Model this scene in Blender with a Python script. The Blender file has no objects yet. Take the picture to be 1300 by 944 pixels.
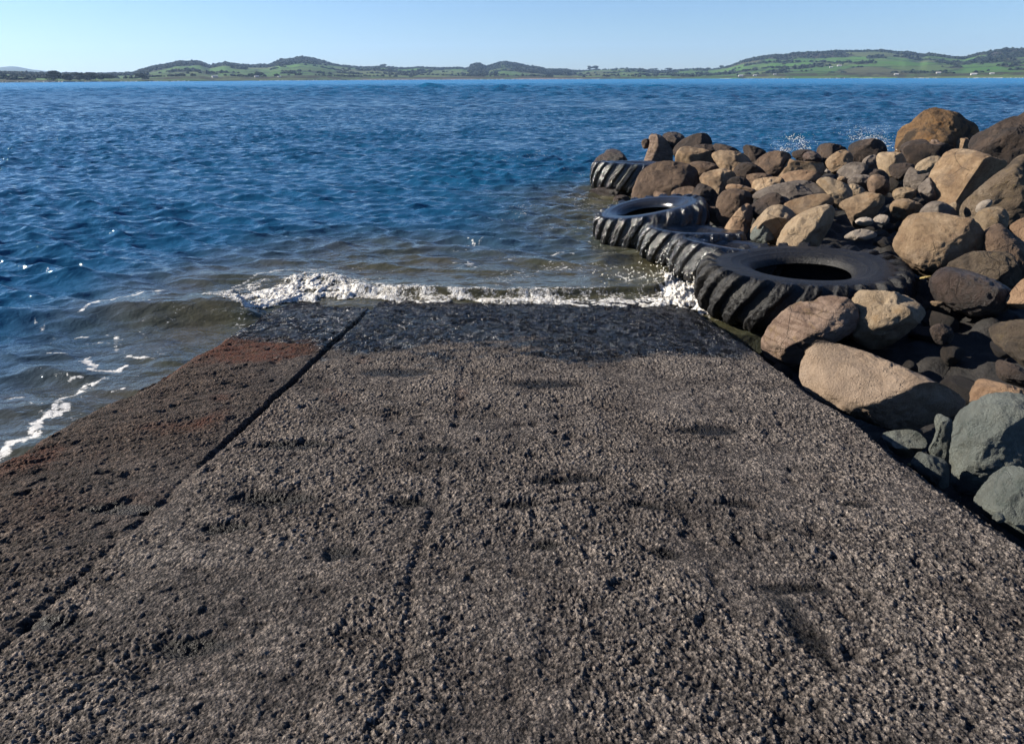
import bpy, math, random
import numpy as np
from mathutils import Matrix, Vector

random.seed(7)
RNG = np.random.default_rng(11)
SC = bpy.context.scene
COL = SC.collection

# ------------------------------------------------------------------ camera
PW, PH, FPX = 1300.0, 944.0, 867.0
PCX, PCY = 650.0, 428.0
CAMZ = 2.4
PITCH, ROLL = math.radians(20.75), math.radians(0.2)
CAM_R = (Matrix.Rotation(math.pi / 2 - PITCH, 3, 'X') @ Matrix.Rotation(-ROLL, 3, 'Z'))
cam_data = bpy.data.cameras.new('camera')
cam = bpy.data.objects.new('camera', cam_data)
COL.objects.link(cam)
cam.matrix_world = Matrix.Translation((0, 0, CAMZ)) @ CAM_R.to_4x4()
cam_data.sensor_width = 36.0
cam_data.lens = 36.0 * FPX / PW
cam_data.shift_y = -(PH / 2 - PCY) / PW
cam_data.clip_start = 0.05
cam_data.clip_end = 40000
SC.camera = cam
RM = np.array(CAM_R)


def ray(px, py):
    v = np.array([(px - PCX) / FPX, -(py - PCY) / FPX, -1.0])
    d = RM @ v
    return d / np.linalg.norm(d)


def at_z(px, py, z=0.0):
    d = ray(px, py)
    t = (z - CAMZ) / d[2]
    return np.array([0, 0, CAMZ]) + d * t


R0, RS = 0.98, 0.1317            # slipway plane  z = R0 - RS * y


def at_ramp(px, py):
    d = ray(px, py)
    t = (R0 - CAMZ) / (d[2] + RS * d[1])
    return np.array([0, 0, CAMZ]) + d * t


# ------------------------------------------------------------------ noise
def _h(ix, iy, iz, seed):
    n = (ix.astype(np.int64) * 374761393 + iy.astype(np.int64) * 668265263 + iz.astype(np.int64) * 2147483647 + seed * 974711)
    n = n & 0xFFFFFFFF
    n = ((n ^ (n >> 13)) * 1274126177) & 0xFFFFFFFF
    n = ((n ^ (n >> 16)) * 2246822519) & 0xFFFFFFFF
    n = n ^ (n >> 15)
    return (n & 0xFFFFFF) / float(0xFFFFFF)


def _f(t):
    return t * t * t * (t * (t * 6 - 15) + 10)


def vn2(x, y, seed=0):
    ix, iy = np.floor(x), np.floor(y)
    fx, fy = _f(x - ix), _f(y - iy)
    z = np.zeros_like(ix)
    a = _h(ix, iy, z, seed); b = _h(ix + 1, iy, z, seed)
    c = _h(ix, iy + 1, z, seed); d = _h(ix + 1, iy + 1, z, seed)
    return (a + (b - a) * fx) * (1 - fy) + (c + (d - c) * fx) * fy


def vn3(x, y, z, seed=0):
    ix, iy, iz = np.floor(x), np.floor(y), np.floor(z)
    fx, fy, fz = _f(x - ix), _f(y - iy), _f(z - iz)
    r = 0
    for k, wz in ((0, 1 - fz), (1, fz)):
        a = _h(ix, iy, iz + k, seed); b = _h(ix + 1, iy, iz + k, seed)
        c = _h(ix, iy + 1, iz + k, seed); d = _h(ix + 1, iy + 1, iz + k, seed)
        r = r + wz * ((a + (b - a) * fx) * (1 - fy) + (c + (d - c) * fx) * fy)
    return r


def fbm2(x, y, oct=4, seed=0, gain=0.5):
    s, a, t = 0, 1.0, 0
    for o in range(oct):
        s = s + a * (vn2(x * 2.03 ** o + 17.3 * o, y * 2.03 ** o - 9.1 * o, seed + o) - 0.5)
        t += a; a *= gain
    return s / t * 2          # about -1..1


def fbm3(x, y, z, oct=4, seed=0, gain=0.5):
    s, a, t = 0, 1.0, 0
    for o in range(oct):
        k = 2.03 ** o
        s = s + a * (vn3(x * k + 5.1 * o, y * k - 3.7 * o, z * k + 1.9 * o, seed + o) - 0.5)
        t += a; a *= gain
    return s / t * 2


def worley2(x, y, seed=0):
    ix, iy = np.floor(x), np.floor(y)
    best = np.full(x.shape, 9.0); val = np.zeros(x.shape)
    z = np.zeros_like(ix)
    for dx in (-1, 0, 1):
        for dy in (-1, 0, 1):
            cx, cy = ix + dx, iy + dy
            px = cx + _h(cx, cy, z, seed); py = cy + _h(cx, cy, z, seed + 1)
            d = (px - x) ** 2 + (py - y) ** 2
            m = d < best
            best = np.where(m, d, best)
            val = np.where(m, _h(cx, cy, z, seed + 2), val)
    return np.sqrt(best), val


def sstep(a, b, x):
    t = np.clip((x - a) / (b - a), 0, 1)
    return t * t * (3 - 2 * t)


# ------------------------------------------------------------------ mesh + object helpers
def mesh_np(name, verts, faces, smooth=True):
    """verts (n,3), faces (m,k) integer array or list of such arrays"""
    me = bpy.data.meshes.new(name)
    verts = np.asarray(verts, dtype=np.float32)
    fl = faces if isinstance(faces, list) else [faces]
    fl = [np.asarray(f, dtype=np.int32) for f in fl if len(f)]
    me.vertices.add(len(verts)); me.vertices.foreach_set('co', verts.ravel())
    loops = np.concatenate([f.ravel() for f in fl])
    tot = np.concatenate([np.full(len(f), f.shape[1], np.int32) for f in fl])
    start = np.concatenate([[0], np.cumsum(tot)[:-1]]).astype(np.int32)
    me.loops.add(len(loops)); me.loops.foreach_set('vertex_index', loops)
    me.polygons.add(len(tot)); me.polygons.foreach_set('loop_start', start)
    me.polygons.foreach_set('use_smooth', np.full(len(tot), smooth, bool))
    me.update(calc_edges=True)
    me.validate()
    return me


def attr(me, name, vals):
    a = me.attributes.new(name, 'FLOAT', 'POINT')
    a.data.foreach_set('value', np.asarray(vals, dtype=np.float32).ravel())


def grid_faces(nr, nc, wrap=False):
    r = np.arange(nr - 1)[:, None]
    c = np.arange(nc if wrap else nc - 1)[None, :]
    c2 = (c + 1) % nc
    a = r * nc + c; b = r * nc + c2; d = (r + 1) * nc + c; e = (r + 1) * nc + c2
    return np.stack([a, b, e, d], -1).reshape(-1, 4)


def link(name, me, mat=None, parent=None, loc=None, label=None, cat=None, group=None, kind=None):
    o = bpy.data.objects.new(name, me)
    COL.objects.link(o)
    if mat is not None and me is not None:
        me.materials.clear(); me.materials.append(mat)
    if parent is not None:
        o.parent = parent
    if loc is not None:
        o.location = loc
    if label: o['label'] = label
    if cat: o['category'] = cat
    if group: o['group'] = group
    if kind: o['kind'] = kind
    return o


def empty(name, loc, label, cat, group=None, rot=None):
    o = link(name, None, loc=loc, label=label, cat=cat, group=group)
    o.empty_display_size = 0.1
    if rot is not None:
        o.rotation_euler = rot
    return o


_ICO = {}


def ico(sub):
    if sub not in _ICO:
        import bmesh
        bm = bmesh.new()
        bmesh.ops.create_icosphere(bm, subdivisions=sub, radius=1.0)
        v = np.array([x.co[:] for x in bm.verts]); f = np.array([[y.index for y in x.verts] for x in bm.faces])
        bm.free()
        _ICO[sub] = (v / np.linalg.norm(v, axis=1)[:, None], f)
    return _ICO[sub]


# ------------------------------------------------------------------ material helpers
class NT:
    def __init__(self, name):
        self.m = bpy.data.materials.new(name)
        self.m.use_nodes = True
        self.t = self.m.node_tree
        self.t.nodes.clear()
        self.out = self.t.nodes.new('ShaderNodeOutputMaterial')

    def n(self, typ, **kw):
        nd = self.t.nodes.new(typ)
        for k, v in kw.items():
            setattr(nd, k, v)
        return nd

    def set(self, sock, v):
        if isinstance(v, bpy.types.NodeSocket):
            self.t.links.new(v, sock)
        elif isinstance(v, (tuple, list)) and len(v) == 3 and sock.type == 'RGBA':
            sock.default_value = (*v, 1)
        else:
            sock.default_value = v

    def noise(self, vec, scale, detail=6, rough=0.55, dist=0.0):
        nd = self.n('ShaderNodeTexNoise')
        if vec is not None: self.set(nd.inputs['Vector'], vec)
        self.set(nd.inputs['Scale'], scale); nd.inputs['Detail'].default_value = detail
        nd.inputs['Roughness'].default_value = rough; nd.inputs['Distortion'].default_value = dist
        return nd.outputs['Fac']

    def voro(self, vec, scale, feature='F1', rnd=1.0):
        nd = self.n('ShaderNodeTexVoronoi', feature=feature)
        if vec is not None: self.set(nd.inputs['Vector'], vec)
        nd.inputs['Scale'].default_value = scale
        nd.inputs['Randomness'].default_value = rnd
        return nd

    def ramp(self, fac, stops):
        nd = self.n('ShaderNodeValToRGB')
        e = nd.color_ramp.elements
        while len(e) < len(stops): e.new(0.5)
        for el, (p, c) in zip(e, stops):
            el.position = p
            el.color = (*c, 1) if isinstance(c, (tuple, list)) else (c, c, c, 1)
        self.set(nd.inputs['Fac'], fac)
        return nd.outputs['Color']

    def step(self, fac, a, b):
        nd = self.n('ShaderNodeMapRange', interpolation_type='SMOOTHSTEP')
        self.set(nd.inputs['Value'], fac)
        self.set(nd.inputs['From Min'], a); self.set(nd.inputs['From Max'], b)
        return nd.outputs['Result']

    def mix(self, fac, a, b, mode='MIX'):
        nd = self.n('ShaderNodeMix', data_type='RGBA', blend_type=mode)
        self.set(nd.inputs[0], fac); self.set(nd.inputs[6], a); self.set(nd.inputs[7], b)
        return nd.outputs[2]

    def math(self, op, a, b=0.0, c=None):
        nd = self.n('ShaderNodeMath', operation=op)
        self.set(nd.inputs[0], a); self.set(nd.inputs[1], b)
        if c is not None: self.set(nd.inputs[2], c)
        return nd.outputs[0]

    def attr(self, name):
        return self.n('ShaderNodeAttribute', attribute_name=name).outputs['Fac']

    def coord(self, which='Object'):
        return self.n('ShaderNodeTexCoord').outputs[which]

    def mapping(self, vec, scale=(1, 1, 1), rot=(0, 0, 0), loc=None):
        nd = self.n('ShaderNodeMapping')
        self.set(nd.inputs['Vector'], vec)
        nd.inputs['Scale'].default_value = scale
        nd.inputs['Rotation'].default_value = rot
        if loc is not None: self.set(nd.inputs['Location'], loc)
        return nd.outputs['Vector']

    def bump(self, h, dist, strength=1.0, normal=None):
        nd = self.n('ShaderNodeBump')
        self.set(nd.inputs['Height'], h)
        nd.inputs['Distance'].default_value = dist
        nd.inputs['Strength'].default_value = strength
        if normal is not None: self.set(nd.inputs['Normal'], normal)
        return nd.outputs['Normal']

    def bsdf(self, col, rough=0.8, normal=None, ior=1.45, spec=None, metallic=0.0):
        nd = self.n('ShaderNodeBsdfPrincipled')
        self.set(nd.inputs['Base Color'], col); self.set(nd.inputs['Roughness'], rough)
        nd.inputs['IOR'].default_value = ior
        nd.inputs['Metallic'].default_value = metallic
        if spec is not None: self.set(nd.inputs['Specular IOR Level'], spec)
        if normal is not None: self.set(nd.inputs['Normal'], normal)
        return nd.outputs[0]

    def done(self, shader):
        self.t.links.new(shader, self.out.inputs['Surface'])
        return self.m
# ------------------------------------------------------------------ light
SUN_EL = math.radians(25)
SUN_DIR = np.array([-0.985, 0.174, 0.0]) * math.cos(SUN_EL) + np.array([0, 0, math.sin(SUN_EL)])
world = bpy.data.worlds.new('World')
SC.world = world
world.use_nodes = True
wt = world.node_tree
sky = wt.nodes.new('ShaderNodeTexSky')
sky.sky_type = 'NISHITA'
sky.sun_disc = False
sky.sun_elevation = SUN_EL
sky.sun_rotation = math.atan2(SUN_DIR[0], SUN_DIR[1])
sky.altitude = 0
sky.air_density = 1.0
sky.dust_density = 0.15
sky.ozone_density = 2.2
bg = wt.nodes['Background']
tint = wt.nodes.new('ShaderNodeMix'); tint.data_type = 'RGBA'; tint.blend_type = 'MULTIPLY'
tint.inputs[0].default_value = 1.0
tint.inputs[7].default_value = (0.71, 0.885, 1.20, 1)
wt.links.new(sky.outputs[0], tint.inputs[6])
wt.links.new(tint.outputs[2], bg.inputs[0])
bg.inputs[1].default_value = 0.045
sun_l = bpy.data.lights.new('sun', 'SUN')
sun_l.energy = 5.0
sun_l.angle = math.radians(0.5)
sun_l.color = (1.0, 0.92, 0.79)
sun_o = bpy.data.objects.new('sun', sun_l)
COL.objects.link(sun_o)
sun_o.rotation_euler = Vector(SUN_DIR).to_track_quat('Z', 'Y').to_euler()
sun_o.location = Vector(SUN_DIR) * 50
vs = SC.view_settings
SC.display_settings.display_device = 'sRGB'
vs.view_transform = 'Standard'; vs.look = 'None'; vs.gamma = 1; vs.use_curve_mapping = False
vs.exposure = 1.46
SC.cycles.use_denoising = True
SC.cycles.max_bounces = 6
SC.cycles.diffuse_bounces = 1
SC.cycles.glossy_bounces = 3
SC.cycles.volume_bounces = 0
SC.cycles.caustics_reflective = False
SC.cycles.caustics_refractive = False

# ------------------------------------------------------------------ slipway (rough exposed-aggregate concrete ramp)
XL, XR = -2.72, 2.01
J1, J2 = -1.57, -0.35
HOLLOWS = []          # (x, y, rx, ry, depth)
for px, py, rx, ry, dp in ((350, 632, .20, .075, .030), (290, 668, .10, .035, .02), (518, 636, .10, .05, .022), (722, 607, .15, .05, .024),
                           (660, 640, .10, .04, .02), (900, 545, .20, .07, .024), (370, 565, .22, .06, .022), (560, 570, .15, .05, .016),
                           (690, 487, .24, .09, .018), (500, 472, .30, .10, .016), (60, 790, .12, .04, .02), (250, 815, .14, .05, .02),
                           (1090, 640, .08, .03, .014), (850, 700, .08, .04, .015), (1030, 800, .05, .2, .012), (690, 690, .07, .03, .015),
                           (930, 640, .12, .03, .014), (820, 640, .08, .03, .014), (150, 640, .2, .05, .02), (440, 700, .08, .06, .02),
                           (770, 455, .25, .12, .012), (1010, 745, .12, .04, .014)):
    q = at_ramp(px, py)
    HOLLOWS.append((q[0], q[1], rx, ry, dp))


def ramp_height(x, y):
    wx = x + 0.03 * fbm2(x * 6, y * 6, 2, 41); wy = y + 0.03 * fbm2(x * 6 + 31, y * 6, 2, 42)
    d1, v1 = worley2(wx * 64, wy * 58, 3)
    d2, v2 = worley2(wx * 150, wy * 135, 13)
    d3, v3 = worley2(wx * 15, wy * 13, 23)
    grain = v1 * np.clip(1 - d1 * 1.2, 0, 1) * .7 + v2 * np.clip(1 - d2 * 1.15, 0, 1) * .5
    worn = sstep(-0.35, 0.45, fbm2(x * 1.1 + 3, y * 1.1, 3, 77) + 0.25 * fbm2(x * 5, y * 5, 2, 78))
    left = sstep(-1.3, -2.2, x)
    h = 0.011 * fbm2(x * 6.5, y * 6.5, 4, 5) + 0.006 * fbm2(x * 1.7, y * 1.3, 3, 9)
    flat = 0.42 + 0.75 * sstep(-0.45, 0.30, fbm2(x * 2.4 + 8, y * 2.0, 4, 79))
    h = h + flat * (1 - 0.25 * left) * (0.0092 * v1 * np.clip(1 - d1 * 1.2, 0, 1) ** 0.8 + 0.0066 * v2 * np.clip(1 - d2 * 1.15, 0, 1))
    pit = sstep(0.84, 0.97, v3) * np.clip(1 - d3 * 1.5, 0, 1)
    h = h - 0.020 * pit * (0.4 + 0.6 * worn)
    ph = fbm2(x * 22, y * 22, 3, 55)
    h = h - 0.005 * sstep(0.12, 0.45, ph)
    # diagonal weather-worn streaks on the left slab
    s = fbm2((x * 0.83 + y * 0.55) * 3.0, (y * 0.83 - x * 0.55) * 16, 3, 61)
    h = h + 0.012 * left * s
    wet = np.zeros_like(h)
    for hx, hy, rx, ry, dp in HOLLOWS:
        jx = x + 0.05 * fbm2(x * 9, y * 9, 2, 88); jy = y + 0.03 * fbm2(x * 9 + 7, y * 9, 2, 89)
        g = np.exp(-(((jx - hx) / rx) ** 2 + ((jy - hy) / ry) ** 2) ** 1.5)
        h = h - dp * g
        wet = np.maximum(wet, g)
    # joints
    jn = 0.010 * fbm2(y * 4, x * 0 + 3, 3, 91)
    g1 = np.exp(-((x - J1 - jn) / 0.029) ** 4) * (0.10 + 0.90 * sstep(2.9, 3.9, y))
    h = h - 0.075 * g1
    wet = np.maximum(wet, g1)
    jn2 = 0.05 * fbm2(y * 3, x * 0 + 13, 3, 92)
    g2 = np.exp(-((x - J2 - jn2) / 0.022) ** 2) * (0.55 + 0.45 * fbm2(y * 3.2, x * 0 + 1.7, 2, 95))
    h = h - 0.012 * g2 * sstep(5.8, 4.5, y)
    jn3 = 0.04 * fbm2(y * 3, x * 0 + 43, 3, 93)
    g3 = np.exp(-((x - 0.72 - 0.05 * (y - 2) - jn3) / 0.03) ** 2) * (0.5 + 0.5 * fbm2(y * 2.7, x * 0 + 5.7, 2, 96))
    h = h - 0.012 * g3 * sstep(3.6, 2.2, y)
    # step between slabs: left slab a touch lower
    h = h - 0.015 * sstep(J1 + 0.02, J1 - 0.02, x)
    # crumbled slab edges
    el = x - XL + 0.10 * fbm2(y * 1.6, x * 0, 4, 97); er = XR - x + 0.05 * fbm2(y * 1.7, x * 0 + 9, 4, 98)
    h = h - 0.10 * (1 - sstep(0.0, 0.22, el)) ** 2 - 0.035 * (1 - sstep(0.0, 0.07, er)) ** 2
    return h, wet, worn, grain


def build_ramp():
    ys = np.concatenate([np.linspace(-2.0, 0.55, 90), np.geomspace(0.56, 8.7, 1150)])
    nin, nout = 1080, 70
    V = []
    for y in ys:
        a = 0.95 + 0.86 * max(y, 0.0)
        l, r = max(XL, -a), min(XR, a)
        xs = np.concatenate([np.linspace(XL, l, nout, endpoint=False) if l > XL + 1e-6 else np.linspace(XL, XL + .05, nout, endpoint=False),
                             np.linspace(l if l > XL + 1e-6 else XL + .05, r if r < XR - 1e-6 else XR - .05, nin),
                             np.linspace(r if r < XR - 1e-6 else XR - .05, XR, nout + 1)[1:]])
        V.append(np.stack([xs, np.full_like(xs, y)], 1))
    V = np.array(V)
    nr, nc = V.shape[:2]
    x, y = V[..., 0].ravel(), V[..., 1].ravel()
    h, wet, worn, grain = ramp_height(x, y)
    z = R0 - RS * y + h
    co = np.stack([x, y, z], 1)
    f = grid_faces(nr, nc)
    # skirts on both long sides
    e = []
    base = len(co)
    L = np.arange(nr) * nc; R = L + nc - 1
    jl = 0.05 * fbm2(y[L] * 2, y[L] * 0, 3, 5)
    sl = co[L] + np.stack([-0.06 - jl * .5, 0 * jl, -0.75 + 0 * jl], 1)
    sr = co[R] + np.stack([0.03 + 0 * jl, 0 * jl, -0.75 + 0 * jl], 1)
    i = np.arange(nr - 1)
    fl = np.stack([L[i], L[i + 1], base + i + 1, base + i], 1)
    fr = np.stack([R[i], base + nr + i, base + nr + i + 1, R[i + 1]], 1)
    co = np.concatenate([co, sl, sr]); f = np.concatenate([f, fl, fr])
    pad = np.zeros(2 * nr)
    me = mesh_np('slipway', co, f)
    attr(me, 'hollow', np.concatenate([wet, pad])); attr(me, 'worn', np.concatenate([worn, pad]))
    attr(me, 'grain', np.concatenate([grain, pad]))
    hh = np.concatenate([h, pad]); attr(me, 'relief', hh)

    # swash line: how far the last wave wetted the slab
    X, Y = co[:, 0], co[:, 1]
    front = 5.32 - 0.42 * sstep(-0.6, 1.9, X) + 0.35 * sstep(-1.2, -2.2, X) + 0.16 * fbm2(X * 1.1, X * 0, 3, 101)
    w = Y - front + 1.0 * fbm2(X * 1.7, Y * 2.6, 6, 102, .68) + 0.16 * fbm2(X * 16, Y * 16, 3, 107)
    attr(me, 'swash', w)
    algae = sstep(0.05, 0.5, fbm2(X * 1.5 + 4, Y * 1.3, 4, 103) + 0.55 * np.exp(-(((X + 2.25) / 0.40) ** 2 + ((Y - 5.5) / 0.9) ** 2))
                  + 0.15 * sstep(-1.7, -2.6, X)) * sstep(-1.35, -1.9, X) * sstep(2.2, 3.4, Y)
    algae = np.maximum(algae, 0.35 * sstep(0.35, 0.6, fbm2(X * 2.5 + 9, Y * 2.2, 4, 104)) * sstep(0.6, -0.6, X) * sstep(3.3, 4.5, Y))
    attr(me, 'algae', algae)
    attr(me, 'brown', sstep(-1.2, -2.5, X + 0.35 * fbm2(X * 1.2, Y * 1.2, 3, 105)))

    t = NT('concrete_slipway')
    P = t.coord('Object')
    n1 = t.noise(P, 2.2, 5); n2 = t.noise(P, 38, 6, .65); n3 = t.noise(P, 150, 4, .7); n4 = t.noise(P, 9, 5, .6)
    vor = t.voro(P, 95)
    col = t.ramp(n2, ((.30, (.052, .048, .047)), (.46, (.125, .114, .107)), (.60, (.235, .210, .190)), (.76, (.36, .325, .29))))
    peb = t.ramp(t.n('ShaderNodeSeparateColor').outputs[0], ((0, .1), (1, .9)))
    sep = t.n('ShaderNodeSeparateColor'); t.set(sep.inputs[0], vor.outputs['Color'])
    col = t.mix(t.math('MULTIPLY', t.step(sep.outputs[0], .72, .9), .55), col, t.ramp(sep.outputs[1], ((0, (.40, .34, .29)), (.4, (.10, .09, .088)), (.7, (.31, .27, .24)), (1, (.46, .42, .38)))))
    col = t.mix(t.step(n3, .42, .68), t.mix(1, col, (.62, .60, .60), 'MULTIPLY'), col)
    col = t.mix(t.math('MULTIPLY', t.step(n1, .5, .68), .35), col, t.mix(1, col, (.70, .66, .62), 'MULTIPLY'))
    col = t.mix(t.math('MULTIPLY', t.step(n4, .56, .72), .45), col, t.mix(1, col, (.52, .50, .50), 'MULTIPLY'))
    gr = t.attr('grain')
    col = t.mix(t.step(gr, .10, .42), t.mix(1, col, (.50, .50, .51), 'MULTIPLY'), t.mix(1, col, (1.55, 1.52, 1.47), 'MULTIPLY'))
    s1 = t.step(t.noise(P, 170, 3, .7), .555, .61); s2 = t.step(t.noise(t.mapping(P, (1, 1, 1), loc=(7, 3, 1)), 210, 3, .7), .45, .385)
    col = t.mix(t.math('MULTIPLY', s1, .85), col, t.mix(1, col, (2.1, 2.0, 1.88), 'MULTIPLY'))
    col = t.mix(t.math('MULTIPLY', s2, .8), col, t.mix(1, col, (.30, .30, .32), 'MULTIPLY'))
    # lows of the relief are darker, high stones paler
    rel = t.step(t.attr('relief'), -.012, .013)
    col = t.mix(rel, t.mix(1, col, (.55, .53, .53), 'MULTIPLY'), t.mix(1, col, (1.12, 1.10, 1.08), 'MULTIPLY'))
    col = t.mix(t.math('MULTIPLY', t.attr('brown'), .75), col, t.mix(1, col, (.78, .62, .52), 'MULTIPLY'))
    alg = t.math('MULTIPLY', t.math('MULTIPLY', t.attr('algae'), t.step(n2, .34, .54)), t.step(n4, .28, .46))
    col = t.mix(alg, col, t.ramp(n4, ((.3, (.030, .013, .010)), (.5, (.105, .034, .019)), (.7, (.075, .040, .022)))))
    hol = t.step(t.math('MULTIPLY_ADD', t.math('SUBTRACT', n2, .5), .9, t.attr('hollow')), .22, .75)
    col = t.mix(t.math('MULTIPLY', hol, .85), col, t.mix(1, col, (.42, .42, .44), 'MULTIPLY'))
    wet = t.step(t.math('MULTIPLY_ADD', t.math('SUBTRACT', n2, .5), 1.1, t.attr('swash')), -.22, .20)
    wetall = t.math('MAXIMUM', wet, t.math('MULTIPLY', hol, .62))
    col = t.mix(1, col, (.67, .68, .69), 'MULTIPLY')
    col = t.mix(t.math('MULTIPLY', t.step(t.noise(t.mapping(P, (1, 2.2, 1)), 1.5, 6, .62, .4), .50, .64), .62), col, t.mix(1, col, (.42, .42, .44), 'MULTIPLY'))
    col = t.mix(wetall, col, t.mix(1, col, (.05, .052, .062), 'MULTIPLY'))
    rough = t.math('MULTIPLY_ADD', wetall, -.76, .92)
    rough = t.math('MULTIPLY_ADD', t.math('MULTIPLY', wet, t.step(n3, .3, .7)), .10, rough)
    hgt = t.math('ADD', t.math('MULTIPLY', n3, .5), t.math('ADD', t.math('MULTIPLY', n2, .9), t.math('MULTIPLY', vor.outputs['Distance'], -.6)))
    nrm = t.bump(hgt, .022, .9)
    # the film of water follows every pebble, so its facets face all ways
    q1 = t.n('ShaderNodeTexNoise'); t.set(q1.inputs['Vector'], t.mapping(P, (1, .5, 1))); q1.inputs['Scale'].default_value = 13; q1.inputs['Detail'].default_value = 4; q1.inputs['Roughness'].default_value = .7
    s1 = t.n('ShaderNodeVectorMath', operation='SUBTRACT'); t.set(s1.inputs[0], q1.outputs['Color']); s1.inputs[1].default_value = (.5, .5, .5)
    s2 = t.n('ShaderNodeVectorMath', operation='MULTIPLY'); t.set(s2.inputs[0], s1.outputs[0]); s2.inputs[1].default_value = (1.8, 2.6, 0)
    s3 = t.n('ShaderNodeVectorMath', operation='SCALE'); t.set(s3.inputs[0], s2.outputs[0]); t.set(s3.inputs['Scale'], wet)
    s4 = t.n('ShaderNodeVectorMath', operation='ADD'); t.set(s4.inputs[0], nrm); t.set(s4.inputs[1], s3.outputs[0])
    s5 = t.n('ShaderNodeVectorMath', operation='NORMALIZE'); t.set(s5.inputs[0], s4.outputs[0]); nrm = s5.outputs[0]
    film = t.step(t.noise(t.mapping(P, (1, .50, 1)), 17, 5, .72, .5), .45, .57)
    spec = t.math('MULTIPLY_ADD', wet, -.17, .22)
    spec = t.math('MULTIPLY_ADD', t.math('MULTIPLY', wet, film), .62, spec)
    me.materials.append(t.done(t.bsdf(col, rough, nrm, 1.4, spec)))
    link('slipway', me, kind='structure')


# ------------------------------------------------------------------ water
def seg_dist(x, y, pts):
    """signed side distance to a polyline (+ = farther from camera), parameter along it and an end fade"""
    pts = np.array(pts)
    best = np.full(x.shape, 1e9); sd = np.zeros(x.shape); tt = np.zeros(x.shape); beyond = np.zeros(x.shape)
    n = len(pts) - 1
    for i in range(n):
        a, b = pts[i], pts[i + 1]
        d = b - a; L = math.hypot(*d); d = d / L
        u = (x - a[0]) * d[0] + (y - a[1]) * d[1]
        uc = np.clip(u, 0, L)
        qx, qy = a[0] + d[0] * uc, a[1] + d[1] * uc
        r = np.hypot(x - qx, y - qy)
        s = -(x - a[0]) * d[1] + (y - a[1]) * d[0]
        m = r < best
        best = np.where(m, r, best); sd = np.where(m, np.sign(s) * r, sd)
        tt = np.where(m, (i + uc / L) / n, tt)
        over = np.zeros_like(u)
        if i == 0: over = np.maximum(over, -u)
        if i == n - 1: over = np.maximum(over, u - L)
        beyond = np.where(m, over, beyond)
    return sd, tt, beyond


def w2(px, py, z=0.0):
    return at_z(px, py, z)[:2]


SWELL = [w2(*p, .14) for p in ((-60, 392), (60, 384), (190, 384), (310, 384), (350, 372))]
SWELL2 = [w2(*p, .08) for p in ((-80, 345), (120, 347), (260, 343), (420, 345))]
LIP = [w2(*p, .04) for p in ((455, 367), (560, 371), (700, 371), (830, 367), (860, 352))]
TYREWAVE = [w2(*p, .06) for p in ((765, 327), (800, 322), (845, 320))]
WAVES = []
for i in range(84):
    lam = 0.12 * (1.05 / 0.12) ** (RNG.random() ** .8)
    th = math.radians(-96 + RNG.normal() * 28)
    WAVES.append((lam, th, RNG.random() * 6.283, (0.0118 * lam ** .88) * (0.6 + 0.8 * RNG.random())))


FARW = []
for i in range(60):
    lam = 1.2 * (60 / 1.2) ** (i / 59.0)
    FARW.append((lam, math.radians(-96 + RNG.normal() * 32), RNG.random() * 6.283, .125 / (2 * math.pi) * lam))


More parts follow.
